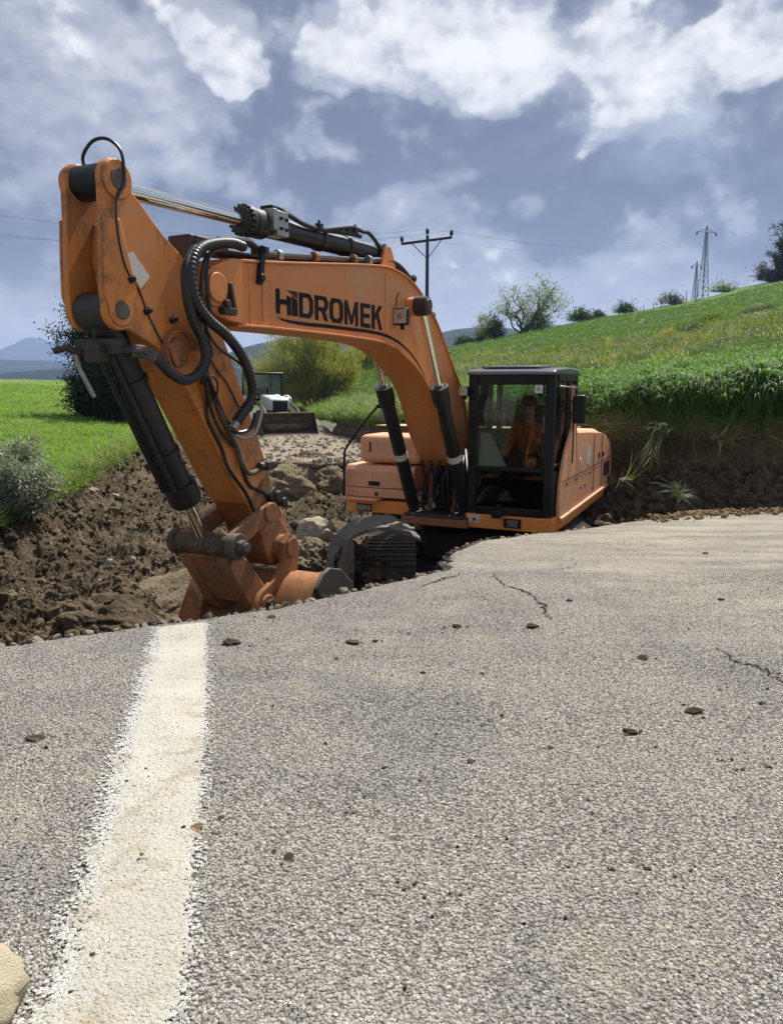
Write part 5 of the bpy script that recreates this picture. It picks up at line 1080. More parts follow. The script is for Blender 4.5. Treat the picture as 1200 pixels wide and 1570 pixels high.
# dark evergreen at the edge of the meadow
b = at(165, 652, 24)
plant('evergreen_tree', 'dark dense evergreen tree at the edge of the green meadow', 'tree', b, [at(u, v, 24+d) for u, v, d in ((140, 480, .3), (118, 470, 0), (128, 510, .2), (122, 540, -.2), (135, 570, .3), (128, 600, .2), (120, 622, -.1), (150, 630, .5), (190, 470, 0), (160, 545, -.3), (175, 560, .8), (215, 520, .4), (240, 480, .5), (165, 600, -.6), (225, 590, .3), (200, 620, -.5), (185, 640, .2))], .10, 'leaf_dark', 52000, .24, .085, .045, seed=1, sub=5)
# olive shrub
b = at(22, 800, 8.9)
plant('olive_shrub', 'silvery grey olive shrub at the left edge of the dug soil', 'shrub', b, [at(u, v, 8.9+d) for u, v, d in ((0, 690, .2), (25, 680, 0), (50, 690, .1), (70, 715, 0), (-30, 690, 0), (10, 720, -.3), (45, 730, -.25), (72, 745, .1), (-10, 750, -.2), (20, 760, -.2), (60, 765, 0))], .018, 'leaf_olive', 22000, .075, .052, .016, seed=2, sub=5)
# willow-like bush
b = Vector((at(480, 625, 50).x, 50.5, -1.75))
tops = [at(u, v, 50+d) for u, v, d in ((405, 560, 0), (420, 530, .5), (440, 515, -.5), (460, 508, 0), (480, 510, .8), (500, 514, -.6), (520, 524, 0), (535, 545, .3), (545, 570, 0), (400, 590, .4), (430, 575, -1), (470, 550, -1.2), (510, 565, -1), (450, 600, -1.2), (530, 590, .5))]
plant('willow_bush', 'large rounded yellow green willow bush behind the white loader', 'bush', b, tops, .07, 'leaf_willow', 52000, .40, .34, .026, seed=3, sub=9, bias=(0, 0, .5), radial=1.7)
plant('bush', 'yellowish bush half hidden between the willow and the boom', 'bush', hpt(556, 62), [at(u, v, 62) for u, v in ((548, 540), (560, 535), (572, 545))], .05, 'leaf_weed', 2600, .5, .2, .08, seed=4)
plant('bush', 'dark green shrub seen under the boom on the slope', 'bush', hpt(597, 56), [at(u, v, 56) for u, v in ((588, 578), (598, 572), (610, 580))], .04, 'leaf_mid', 2600, .4, .17, .07, seed=5)
# tree on the hill crest with two crowns, and the shrubs round it
b = hpt(798, 97)
plant('hill_tree', 'thin two crowned pale green tree on the hill crest', 'tree', b, [at(u, v, 97) for u, v in ((772, 452), (786, 440), (760, 470), (800, 458))]+[at(u, v, 97.5) for u, v in ((838, 428), (850, 440), (862, 452), (842, 455), (832, 470), (858, 468))], .13, 'leaf_pale', 3600, .62, .28, .11, seed=6, sub=4)
for u, v, ru, hv, Y, mt, lb, n in ((757, 528, 17, 44, 96, 'leaf_mid', 'dark bushy shrub left of the two crowned tree', 2600), (742, 530, 14, 46, 99, 'leaf_pale', 'pale sapling on the far left of the hill tree', 1500), (822, 512, 24, 30, 100, 'leaf_mid', 'dark shrub below the right crown of the hill tree', 2600),
        (712, 536, 18, 20, 99, 'leaf_mid', 'low dark hedge bush where the hill crest meets the boom', 2200), (735, 534, 12, 16, 99, 'leaf_dark', 'small dark bush beside the pale sapling', 1200),
        (889, 497, 20, 20, 104, 'leaf_mid', 'rounded dark bush on the crest right of the hill tree', 2400), (916, 492, 12, 14, 106, 'leaf_grey', 'small greyish bush next to the rounded dark bush', 1200), (956, 483, 18, 16, 108, 'leaf_mid', 'low green bush alone in the middle of the crest', 1800),
        (1027, 468, 20, 15, 114, 'leaf_grey', 'grey twiggy bush on the crest left of the lattice tower', 1600), (1105, 450, 24, 10, 117, 'leaf_weed', 'low green scrub on the crest right of the lattice tower', 1400), (1166, 436, 17, 30, 112, 'leaf_brown', 'brownish bare bush at the right end of the crest', 2000),
        (1200, 436, 15, 34, 110, 'leaf_dark', 'dark rounded bush at the right edge under the conifer', 7000)):
    b = hpt(u, Y); b.z = min(b.z+.1, at(u, v+3, Y).z+.6)
    plant('bush', lb, 'bush', b, [at(u+dx*ru, v-hv*k, Y) for dx, k in ((-.8, .45), (-.4, .8), (0, 1), (.45, .78), (.85, .42), (0, .4))], .04, mt, n, ru/FPX*Y*.30, .26, .11, 'bushes along the hill crest', seed=int(u))
b = hpt(1197, 112); plant('conifer', 'dark pointed conifer at the right edge of the picture', 'tree', b, [at(1197, 345, 112), at(1190, 395, 112), at(1206, 395, 112), at(1184, 418, 112), at(1212, 418, 112), at(1193, 372, 112), at(1202, 372, 112), at(1180, 432, 112)], .14, 'leaf_dark', 15000, .42, .3, .09, seed=9, bias=(0, 0, -.4), sub=8)
# weeds in the untilled strip across the slope
strip = [(1172, 497, 20, 26, 52, 'leaf_grey', 'grey shrub in the weedy strip at the right edge'), (1150, 500, 10, 20, 52, 'leaf_grey', 'thin grey shrub left of the larger grey shrub'), (1092, 498, 22, 16, 50, 'leaf_weed', 'pale green weed clump high in the weedy strip'), (1064, 522, 20, 24, 44, 'leaf_brown', 'brownish weed clump beside the yellow flowers'), (1025, 526, 18, 16, 43, 'leaf_yellow', 'bright yellow flowering clump in the weedy strip'),
         (1000, 532, 16, 12, 43, 'leaf_weed', 'low green clump left of the yellow flowers'), (950, 545, 20, 20, 40, 'leaf_brown', 'brown green weeds above the excavator hood'), (925, 548, 18, 16, 40, 'leaf_weed', 'green weeds above the cab side'), (890, 552, 20, 22, 40, 'leaf_grey', 'grey green weeds right above the cab roof'), (850, 556, 22, 24, 41, 'leaf_weed', 'yellowish green weeds behind the cab roof'),
         (812, 556, 18, 16, 43, 'leaf_grey', 'dull green clump left behind the cab roof'), (785, 560, 14, 18, 45, 'leaf_yellow', 'yellowish flowering clump beside the boom hoses'), (760, 562, 14, 12, 46, 'leaf_weed', 'small green clump next to the boom hoses')]
for u, v, ru, hv, Y, mt, lb in strip:
    b = hpt(u, Y); plant('weed_clump', lb, 'weeds', b, [at(u+dx*ru, v-hv*k, Y) for dx, k in ((-1, .4), (-.6, .8), (-.2, .6), (.2, 1), (.6, .6), (1, .5), (0, .2))], .012, mt, 2400, ru/FPX*Y*.34, .11, .04, 'weed clumps in the untilled strip', seed=int(u)+7, squash=.6)

def blades(n, rad, h, w, droop, seed, seg=4, lean=.25):
    g = np.random.default_rng(seed); V = []; F = []; b = 0
    for k in range(n):
        a = g.uniform(0, 2*np.pi); r = rad*math.sqrt(g.random()); x, y = r*math.cos(a), r*math.sin(a); a2 = g.uniform(0, 2*np.pi); L = h*g.uniform(.6, 1.1); dr = droop*g.uniform(.3, 1.3); ln = lean*g.uniform(0, 1)
        dx, dy = math.cos(a2), math.sin(a2); ww = w*g.uniform(.7, 1.2)
        for i in range(seg+1):
            t = i/seg; o = L*(ln*t+dr*t*t*.8); z = L*(t-dr*.55*t**3); wi = ww*(1-t**2.2)+.0004
            V += [(x+dx*o-dy*wi/2, y+dy*o+dx*wi/2, z), (x+dx*o+dy*wi/2, y+dy*o-dx*wi/2, z)]
        for i in range(seg): F.append((b+2*i, b+2*i+1, b+2*i+3, b+2*i+2))
        b += 2*(seg+1)
    return np.array(V), np.array(F)
def cereal(seed, h=.92, stems=9):
    g = np.random.default_rng(seed); V = []; F = []; b = 0
    for k in range(stems):
        x, y = g.normal(size=2)*.075; H = h*g.uniform(.8, 1.05); lx, ly = g.normal(size=2)*.07
        def at_(t): return np.array([x+lx*t, y+ly*t, H*t])
        for t0, t1 in ((0, .5), (.5, .95)):
            p, q = at_(t0), at_(t1); V += [p+(.003, 0, 0), p-(.003, 0, 0), q-(.002, 0, 0), q+(.002, 0, 0)]; F.append((b, b+1, b+2, b+3)); b += 4
        for j in range(6):
            p = at_(g.uniform(.25, .95)); a = g.uniform(0, 6.28); L = g.uniform(.24, .46); d = np.array([math.cos(a), math.sin(a), 0]); s = np.array([-math.sin(a), math.cos(a), 0]); w = g.uniform(.015, .026)
            for i in range(5):
                t = i/4; c = p+d*L*(.75*t)+np.array([0, 0, L*(.75*t-1.05*t*t)]); wi = w*(1-t**2)*.5+.0006; V += [c-s*wi, c+s*wi]
            for i in range(4): F.append((b+2*i, b+2*i+1, b+2*i+3, b+2*i+2))
            b += 10
    return np.array(V), np.array(F)
src = [mesh_np('cereal', *cereal(s), M['wheat']) for s in range(6)]
th = rng.uniform(.10, 1.0, 9000); dpt = np.abs(rng.normal(size=9000))*3.0*rng.random(9000)**.6; y0 = bank_theta(th); Y = y0+.06+dpt; X = th*Y
ok = (rng.random(9000) < np.clip(1.0-dpt/8, .1, 1)); trample = (X < 4.1) & (dpt < .55) & (X > 3.1); ok &= ~(trample & (rng.random(9000) < .8)); X, Y = X[ok], Y[ok]
Z = hill_z(X, Y)-.03; n = len(X)
hs = (0.74+0.30*rng.random(n))*(1+.16*perlin(X*1.1, Y*1.1, 7)+.12*perlin(X*3.3, Y*3.3, 8))*np.clip(.80+.075*(X-2.5), .76, 1.14)
scatter('cereal_crop', np.stack([X, Y, Z], 1), np.stack([rng.normal(size=n)*.10, rng.normal(size=n)*.10, rng.uniform(0, 6.28, n)], 1), hs, src, 'dense dark green cereal crop standing on top of the cut bank')
# grass cover
src = [mesh_np('grass', *blades(16, .07, .16, .008, .7, s, 3, .5), M['grass']) for s in range(4)]+[mesh_np('grass', *blades(14, .07, .20, .007, .6, 9, 3, .4), M['leaf_weed'])]
n = 15000; th = rng.uniform(-.72, -.22, n); Y = 8.2*np.exp(rng.random(n)*math.log(48/8.2)); X = th*Y; ok = poly_dist(X, Y, LEFT) > .05; X, Y = X[ok], Y[ok]; n = len(X)
src = [mesh_np('grass', *blades(16, .07, .15, .008, .7, 20+s, 3, .5), M['meadowgrass']) for s in range(5)]
scatter('meadow_grass', np.stack([X, Y, meadow_z(X, Y)-.01], 1), np.stack([rng.normal(size=n)*.1, rng.normal(size=n)*.1, rng.uniform(0, 6.28, n)], 1), (.5+.7*rng.random(n))*(.8+Y*.016), src, 'short bright green grass of the meadow on the left')
n = 900; Y = 8.0*np.exp(rng.random(n)*math.log(22/8.0)); X = lerp_pts(LEFT, Y, 1, 0)-np.abs(rng.normal(size=n))*.22+.06
scatter('meadow_edge_weeds', np.stack([X, Y, meadow_z(X, Y)-.03], 1), np.stack([rng.normal(size=n)*.3, rng.normal(size=n)*.3, rng.uniform(0, 6.28, n)], 1), .6+1.0*rng.random(n)**2, [mesh_np('grass', *blades(18, .08, .22, .007, .9, 30+s, 3, .7), M[q]) for s, q in enumerate(('meadowgrass', 'leaf_weed', 'grass', 'straw'))], 'ragged grass and weeds along the broken meadow edge')
src = [mesh_np('grass', *blades(16, .07, .16, .008, .7, s, 3, .5), M['grass']) for s in range(5)]+[mesh_np('grass', *blades(14, .07, .20, .007, .6, 9, 3, .4), M['leaf_weed'])]
n = 26000; th = rng.uniform(-.13, .60, n); y0 = bank_theta(th); Y = (y0+.5)*np.exp(rng.random(n)*np.log(100/(y0+.5))); X = th*Y
scatter('hillside_grass', np.stack([X, Y, hill_z(X, Y)-.01], 1), np.stack([rng.normal(size=n)*.1, rng.normal(size=n)*.1, rng.uniform(0, 6.28, n)], 1), (.5+.8*rng.random(n))*(.7+Y*.022), src, 'green young crop and grass covering the hillside')
n = 8000; uu = rng.uniform(700, 1260, n); k_ = np.interp(uu, [700, 850, 1000, 1100, 1260], [566, 556, 538, 512, 488])+rng.normal(size=n)*9+8*perlin(uu*.03, uu*0, 5); th = (uu-600)/FPX*1.0; Y = []
for a, v in zip(th, k_):
    yy = np.linspace(16, 95, 80); zz = hill_z(a*yy, yy)/yy; q = ray(600, v); Y.append(float(np.interp(q.z/q.y, zz, yy)))
Y = np.array(Y)*(1+.02*rng.normal(size=n)); X = th*Y
src = [mesh_np('weed', *blades(34, .24, .38, .012, .8, 140+s, 3, .8), M[m]) for s, m in enumerate(('leaf_weed', 'leaf_brown', 'leaf_grey', 'leaf_weed', 'grass', 'leaf_weed', 'leaf_weed', 'leaf_grey', 'leaf_pale', 'leaf_weed', 'leaf_mid', 'leaf_yellow'))]
scatter('strip_weeds', np.stack([X, Y, hill_z(X, Y)-.02], 1), np.stack([rng.normal(size=n)*.15, rng.normal(size=n)*.15, rng.uniform(0, 6.28, n)], 1), (.35+1.0*rng.random(n)**2)*(.7+Y*.014), src, 'mixed yellowish weeds growing in the untilled strip across the slope')
# tall fresh weeds along the far side of the road
src = [mesh_np('weed', *blades(26, .22, .75, .028, .8, 40+s, 4, .35), M['leaf_weed']) for s in range(3)]+[mesh_np('weed', *blades(22, .2, .85, .02, .6, 50, 4, .3), M['leaf_pale'])]
n = 2600; th = rng.uniform(-.115, .14, n); y0 = bank_theta(th); Y = y0+.1+np.abs(rng.normal(size=n))*5.0; X = th*Y; hz = hill_z(X, Y)
scatter('roadside_weeds', np.stack([X, Y, hz-.02], 1), np.stack([rng.normal(size=n)*.15, rng.normal(size=n)*.15, rng.uniform(0, 6.28, n)], 1), .55+.75*rng.random(n), src, 'tall fresh green weeds along the far road edge')
# trampled pale stalks along the lip of the bank
src = [mesh_np('stalk', *blades(26, .10, .38, .005, 1.0, 60+s, 5, .9), M['straw']) for s in range(3)]+[mesh_np('stalk', *blades(20, .10, .40, .008, 1.0, 70, 5, .8), M['wheat'])]
X = np.concatenate([rng.uniform(3.0, 4.5, 260), rng.uniform(4.4, 9, 150)]); y0 = lerp_pts(BANK, X); Y = y0+np.concatenate([rng.uniform(-.12, 1.0, 260), rng.uniform(-.10, .12, 150)]); n = len(X)
tilt = np.where(Y < y0+.1, rng.uniform(.5, 1.5, n), rng.uniform(-.3, .9, n))
scatter('trampled_stalks', np.stack([X, Y, np.where(Y > y0, hill_z(X, np.maximum(Y, y0+.05)), bank_top(X))+.01], 1), np.stack([tilt, rng.normal(size=n)*.4, rng.uniform(-.9, .9, n)], 1), .6+.6*rng.random(n), src, 'pale trampled stalks lying over the lip of the bank')
def clump(name, label, cat, base, rot, n, rad, h, w, droop, mats, seed, lean=.5):
    root = thing(name, label, cat, base); 
    for i, m in enumerate(mats):
        v, f = blades(n, rad, h, w, droop, seed+i, 6, lean); o = link('blades', mesh_np('blades', v, f, M[m]), root); o.rotation_euler = rot
    mb = MB(); mb.lathe((0, 0, -.06), (0, 0, 1), [(0, .02), (.03, rad*.9), (.07, rad), (.10, rad*.5)], 9); mb.build('root_ball', M['bank'], root); return root
clump('slumped_clump', 'long bundle of pale stalks slumped from the lip down the bank face', 'crop clump', at(1014, 652, 12.2), tuple(Vector((-.42, -.38, -.85)).to_track_quat('Z', 'Y').to_euler()), 80, .10, 1.0, .0055, .30, ['straw', 'leaf_brown', 'leaf_mid'], 81, .16)
clump('slumped_clump', 'dark green crop clump hanging over the bank lip above the slumped stalks', 'crop clump', at(1012, 668, 12.4), (.35, .2, 0), 70, .18, .45, .010, .9, ['wheat', 'leaf_mid'], 84, .5)
clump('uprooted_plant', 'small uprooted green plant lying on the soil below the bank', 'plant', at(1035, 765, 11.2), (.5, .1, .4), 40, .07, .32, .010, 1.1, ['leaf_grey', 'wheat'], 87, .6)
clump('broken_stalks', 'broken pale stalks dangling from the bank at the right', 'crop clump', at(1095, 672, 12.05), (1.35, -.5, .3), 14, .12, .6, .007, .9, ['straw'], 91, .4)
clump('broken_stalks', 'bent straw stalk hanging at the right edge of the bank', 'crop clump', at(1172, 668, 11.95), (1.7, .2, 0), 6, .06, .6, .007, .8, ['straw'], 92, .3)
clump('broken_stalks', 'straw stalks fallen on the soil beside the excavator', 'crop clump', at(958, 736, 11.5), (1.2, -.9, .2), 12, .1, .55, .006, .6, ['straw'], 93, .4)

# ------------------------------------------------------------------ poles, towers, wires
def hz(x, y): return float(hill_z(np.array([x]), np.array([y]))[0])
Y = 40; pb = at(655, 560, Y); pt = at(655, 361, Y); z0 = hz(pb.x, Y)
pole = thing('utility_pole', 'dark steel utility pole with crossarm rising behind the boom', 'pole', (pt.x, Y, z0))
MB().cyl((0, 0, -.3), (0, 0, pt.z-z0), .12, .075, 14).build('post', M['polesteel'], pole)
a = at(615, 376, Y)-Vector((pt.x, Y, z0)); c = at(693, 362, Y)-Vector((pt.x, Y, z0)); a.y = -.35; c.y = .35
MB().box((a+c)/2, (.11, (c-a).length, .12), (c-a).to_track_quat('Y', 'Z').to_matrix()).build('crossarm', M['polesteel'], pole, .01)
for q, t in ((a, -.55), (c, .5)): p = (a+c)/2+((q-(a+c)/2)*.62); MB().tube([p, Vector((0, 0, pt.z-z0-1.12))], .022, 6).build('brace', M['polesteel'], pole)
INS = []
for q in (a+(c-a)*.01, c-(c-a)*.01, Vector((0, 0, pt.z-z0-.02))):
    MB().lathe(q+Vector((0, 0, .04)), (.08 if q.x > .5 else 0, 0, 1), [(0, .03), (.06, .04), (.08, .11), (.13, .06), (.16, .11), (.21, .06), (.24, .10), (.31, .05), (.34, .02)], 14).build('insulator', M['insul'], pole); INS.append(q+Vector((pt.x, Y, z0+.34)))
def wire(p, q, sag, label):
    P = [p.lerp(q, t)+Vector((0, 0, -sag*4*t*(1-t))) for t in np.linspace(0, 1, 24)]; o = MB().tube(P, .0042, 5).build('power_line', M['insul']); tag(o, label, 'power line')
L = [at(-420, 262, 21), at(-420, 300, 22.5), at(-420, 318, 24)]
for p, q, nm in zip((INS[2], INS[0], INS[1]), L, ('uppermost thin power line crossing the sky left of the stick', 'middle thin power line left of the stick', 'lowest thin power line left of the stick')): wire(p, q, .9, nm)
T = [at(1062, 356, 118), at(1075, 352, 118), at(1090, 356, 118)]
for p, q, nm in zip((INS[0], INS[2], INS[1]), T, ('thin power line from the pole to the left arm of the tower', 'thin power line from the pole to the top of the tower', 'thin power line from the pole to the right arm of the tower')): wire(p, q, 1.6, nm)
def tower(u, vtop, vbase, Y, wb, label):
    t = at(u, vtop, Y); b = at(u, vbase, Y); H = t.z-b.z; root = thing('lattice_tower', label, 'pylon', (b.x, Y, b.z-.5), .35, 'lattice towers on the crest'); H += .5
    wid = lambda z: wb*(1-.80*min(z/(H*.92), 1)); R = .038
    for sx in (-1, 1):
        for sy in (-1, 1): MB().tube([(sx*wid(z)/2, sy*wid(z)/2, z) for z in np.linspace(0, H, 8)], R, 5).build('leg', M['lattice'], root)
    mb = MB(); zs = [0]
    while zs[-1] < H*.93: zs.append(zs[-1]+max(wid(zs[-1])*.95, .55))
    for z0, z1 in zip(zs[:-1], zs[1:]):
        for s in (-1, 1):
            for ax in (0, 1):
                def P(k, z): w = wid(z)/2; return (k*w, s*w, z) if ax == 0 else (s*w, k*w, z)
                mb.tube([P(-1, z0), P(1, z1)], R*.6, 4); mb.tube([P(1, z0), P(-1, z1)], R*.6, 4); mb.tube([P(-1, z1), P(1, z1)], R*.6, 4)
    o = mb.build('bracing', M['lattice'], root, 0, False); o['kind'] = 'stuff'
    mb = MB(); w = 1.75 if H > 8 else .9
    mb.tube([(-w, 0, H*.955), (0, 0, H), (w, 0, H*.955)], R*.9, 4); mb.tube([(-w, 0, H*.955), (w, 0, H*.955)], R*.9, 4); mb.tube([(-w*.5, 0, H*.955), (-w*.5, 0, H*.975)], R*.5, 4); mb.tube([(w*.5, 0, H*.955), (w*.5, 0, H*.975)], R*.5, 4); mb.build('crossarm', M['lattice'], root, 0, False)
    for x in (-w, 0, w): MB().lathe((x, 0, H*.955-.02 if x else H), (0, 0, 1 if x == 0 else -1), [(0, .05), (.1, .12), (.25, .12), (.45, .05)], 8).build('insulator', M['insul'], root)
tower(1076, 351, 460, 118, 1.25, 'tall lattice power tower standing on the hill crest')
tower(1064, 405, 464, 128, .85, 'short lattice tower just left of the taller one')
for u, v0, v1, Y, lb in ((1001, 468, 474, 112, 'first short fence post on the crest from the left'), (986, 470, 476, 111, 'fence post farthest left on the crest'), (1013, 462, 472, 113, 'fence post beside the grey twiggy bush'), (1051, 446, 464, 116, 'tallest wooden post on the crest left of the towers')):
    p = at(u, v1, Y); z = hz(p.x, Y)-.2; t = thing('fence_post', lb, 'post', (p.x, Y, z), 0, 'fence posts on the crest'); MB().cyl((0, 0, 0), (0, 0, max(at(u, v0, Y).z-z, .9)), .06, .05, 8).build('post', M['wood'], t)

# ------------------------------------------------------------------ backhoe loader on the far road
lb_ = at(418, 664, 36.5); LZ = float(far_z(np.array([lb_.x]), np.array([36.0]))[0])+.02
LD = thing('backhoe_loader', 'white backhoe loader with muddy front bucket parked on the far road', 'loader', (lb_.x, 36.2, LZ), math.radians(-90)+.48); LD.scale = (1.12, 1.12, 1.12)
def LB(name, c, d, mat, parent=LD, bevel=.03, rot=None): return MB().box(c, d, rot).build(name, M[mat], parent, bevel)
mb = MB(); mb.prism([(1.15, .95), (1.15, 1.42), (.95, 1.50), (-.2, 1.62), (-.2, .95)], -.42, .42); mb.build('hood', M['white'], LD, .07)
LB('grille', (1.16, 0, 1.12), (.04, .62, .50), 'black'); LB('chassis', (.1, 0, .72), (2.6, .55, .40), 'greasy')
for k in range(5): LB('grille_bar', (1.185, 0, .92+k*.09), (.02, .56, .02), 'darksteel', LD, .004)
for s in (-1, 1):
    MB().lathe((.80, s*.62, .45), (0, s, 0), [(0, .18), (0, .42), (.04, .45), (.22, .45), (.26, .42), (.26, .2)], 24).build('front_wheel', M['rubber'], LD)
    w = MB().lathe((-1.35, s*.72, .72), (0, s, 0), [(0, .3), (0, .68), (.05, .73), (.34, .73), (.39, .68), (.39, .3)], 28).build('rear_wheel', M['rubber'], LD); MB().cyl((-1.35, s*1.0, .72), (-1.35, s*1.10, .72), .34).build('rim', M['white'], w)
    mb = MB(); mb.prism([(-.45, 1.05), (-.55, 1.45), (-.9, 1.56), (-1.9, 1.56), (-2.1, 1.3), (-2.1, 1.24), (-1.85, 1.48), (-.9, 1.48), (-.62, 1.38), (-.52, 1.05)], s*.62, s*1.12); mb.build('fender', M['white'], LD, .02)
    MB().tube([(-.10, s*.62, 1.30), (.5, s*.68, 1.25), (1.2, s*.70, 1.0), (1.75, s*.70, .48)], .075, 8).build('loader_arm', M['greasy'], LD); LB('front_lamp', (.1, s*.62, 1.50), (.08, .16, .14), 'lampglass', LD, .02)
    for x in (-.28, -1.75): MB().tube([(x, s*.66, 1.2), (x-.06 if x < -1 else x-.12, s*.60, 2.42)], .045, 6).build('cab_post', M['black'], LD)
    MB().tube([(-.3, s*.66, 2.1), (-.1, s*.86, 2.1), (-.08, s*.9, 1.95)], .015, 5).build('mirror', M['black'], LD); LB('side_glass', (-1.05, s*.63, 1.85), (1.36, .012, 1.05), 'glass', LD, 0)
    LB('stabiliser', (-2.25, s*.85, .9), (.16, .16, 1.1), 'greasy')
LB('roof', (-1.05, 0, 2.46), (1.75, 1.36, .10), 'black', LD, .04); LB('windscreen', (-.33, 0, 1.92), (.012, 1.2, .95), 'glass', LD, 0, (0, -.08, 0)); LB('rear_glass', (-1.80, 0, 1.92), (.012, 1.2, .95), 'glass', LD, 0); LB('cab_floor', (-1.05, 0, 1.22), (1.5, 1.24, .12), 'black'); LB('seat', (-1.15, 0, 1.55), (.5, .5, .6), 'seat')
MB().cyl((.55, .28, 1.5), (.55, .28, 2.05), .04).build('exhaust_pipe', M['black'], LD)
bp = [(1.80, .06), (2.42, .02), (2.44, .06), (1.95, .16), (1.80, .40), (1.82, .72), (1.98, .90), (1.94, .93), (1.74, .76), (1.70, .35)]
mb = MB(); mb.prism(bp, -1.12, 1.12); bk_ = mb.build('front_bucket', M['mudtube'], LD, .01)
for s in (-1, 1): MB().prism([(1.72, .1), (2.40, .02), (1.98, .90), (1.76, .74)], s*1.12, s*1.15).build('bucket_side', M['greasy'], bk_, .006)
LB('bucket_soil', (1.9, 0, .35), (.25, 2.0, .3), 'dirt', bk_, .1); LB('cutting_edge', (2.42, 0, .03), (.10, 2.34, .03), 'fitting', bk_, .004)
MB().tube([(-2.2, -.25, .9), (-2.5, -.28, 1.9), (-2.35, -.30, 2.75), (-2.0, -.30, 3.0)], .15, 8).build('backhoe_boom', M['darksteel'], LD); MB().tube([(-2.0, -.3, 3.0), (-2.6, -.3, 2.6), (-2.75, -.3, 1.5)], .11, 8).build('backhoe_stick', M['darksteel'], LD); LB('backhoe_bucket', (-2.8, -.3, 1.25), (.5, .6, .5), 'greasy', LD, .08)

# ------------------------------------------------------------------ rocks, rubble, clods
def rock(seed, sub=2, amp=.28, sq=(1, 1, .75)):
    bm = bmesh.new(); bmesh.ops.create_icosphere(bm, subdivisions=sub, radius=1); g = np.random.default_rng(seed); off = g.uniform(0, 50, 3)
    for v in bm.verts:
        x, y, z = v.co; n = float(perlin(np.array([x*1.1+off[0]+z*.9]), np.array([y*1.1+off[1]-z*.7]), seed)[0])*amp+float(perlin(np.array([x*2.7+off[1]+z*2.1]), np.array([y*2.7+off[2]+z*1.3]), seed+1)[0])*amp*.5+(float(perlin(np.array([x*6+off[1]+z*5]), np.array([y*6+off[2]-z*4]), seed+2)[0])*amp*.25 if sub > 2 else 0)
        v.co = Vector((x*sq[0], y*sq[1], z*sq[2]))*(1+n)
    me = bpy.data.meshes.new('rock'); bm.to_mesh(me); bm.free(); return me
def with_mat(me, m, smooth=False):
    me = me.copy(); me.materials.clear(); me.materials.append(M[m])
    if smooth: me.polygons.foreach_set('use_smooth', [True]*len(me.polygons))
    return me
CLOD = [rock(40+s, 2, .55) for s in range(6)]; ROCK = [rock(s) for s in range(6)]; BIG = [rock(20+s, 3, .30) for s in range(4)]
def earth(seed):                                    # crumbly lump of dug earth with bucket striations
    bm = bmesh.new(); bmesh.ops.create_icosphere(bm, subdivisions=5, radius=1); V = np.array([v.co[:] for v in bm.verts]); g = np.random.default_rng(seed); o = g.uniform(0, 40, 3)
    a = V[:, 0]+V[:, 2]*.6; b = V[:, 1]-V[:, 2]*.5; d = .30*fbm(a*1.3+o[0], b*1.3+o[1], 3, seed)+.10*fbm(a*4+o[1], b*4, 3, seed+2, .6, True)+.06*fbm(a*1.6, (b+V[:, 2]*.4)*11+o[2], 2, seed+4, .6, True)+.035*fbm(a*14, b*14+o[0], 2, seed+6, .6)
    V = V*(1+d)[:, None]
    for v, c in zip(bm.verts, V): v.co = c
    me = bpy.data.meshes.new('earth'); bm.to_mesh(me); bm.free(); return me
EARTH = [earth(300+s) for s in range(4)]
M['tanearth'] = soil_mat('tan_earth', (.12, .095, .06), (.21, .168, .108), (.32, .265, .18))
# loose clods over the dug soil
n = 44000; th = rng.uniform(-.60, .62, n); Y = 3.4*np.exp(rng.random(n)**.9*math.log(18/3.4)); X = th*Y
ok = (poly_dist(X, Y, EDGE) > .06) & (poly_dist(X, Y, LEFT) < .15) & (poly_dist(X, Y, BANK) > .12) & (Y < far_wall(X)+.1); X, Y = X[ok], Y[ok]; n = len(X)
sz = .006+.034*rng.random(n)**3.0+.085*(rng.random(n) > .982)*rng.random(n); sz *= (.75+Y*.04)
scatter('soil_clods', np.stack([X, Y, pit_z(X, Y)+sz*.15], 1), rng.uniform(0, 6.28, (n, 3)), sz, [with_mat(m, q) for m, q in zip(CLOD, ('dirt', 'dirt', 'bank', 'dirt', 'tanearth', 'dirt'))], 'loose brown clods covering the dug ground')
n = 1500; X = rng.uniform(1.8, 9, n); yb = lerp_pts(BANK, X); Y = yb-.10-np.abs(rng.normal(size=n))*.75; ok = (poly_dist(X, Y, EDGE) > .03); X, Y = X[ok], Y[ok]; n = len(X); sz = .012+.075*rng.random(n)**3
scatter('slumped_soil', np.stack([X, Y, pit_z(X, Y)+sz*.2], 1), rng.uniform(0, 6.28, (n, 3)), sz, [with_mat(m, 'bank') for m in CLOD], 'slumped soil lumps at the foot of the cut bank')
n = 160; X = rng.uniform(-5, 2, n); Y = rng.uniform(5, 17, n); ok = (poly_dist(X, Y, EDGE) > .2) & (poly_dist(X, Y, LEFT) < -.1); X, Y = X[ok], Y[ok]; n = len(X); sz = .012+.035*rng.random(n)**2
scatter('pale_stones', np.stack([X, Y, pit_z(X, Y)+sz*.4], 1), rng.uniform(0, 6.28, (n, 3)), sz, [with_mat(m, 'rock') for m in ROCK], 'small pale stones lying among the dug soil')
n = 4200; X = 3.2+5.8*rng.random(n); ye = lerp_pts(EDGE, X); Y = ye+rng.normal(size=n)*.26+.10; sz = .005+.045*rng.random(n)**4
Z = np.where(Y > ye+.05, np.maximum(pit_z(X, Y), road_z(X, Y)-.1), road_z(X, Y)); scatter('spilled_clay', np.stack([X, Y, Z+sz*.3], 1), rng.uniform(0, 6.28, (n, 3)), sz, [with_mat(m, 'clay') for m in ROCK], 'ochre crumbled clay spilled along the right road edge')
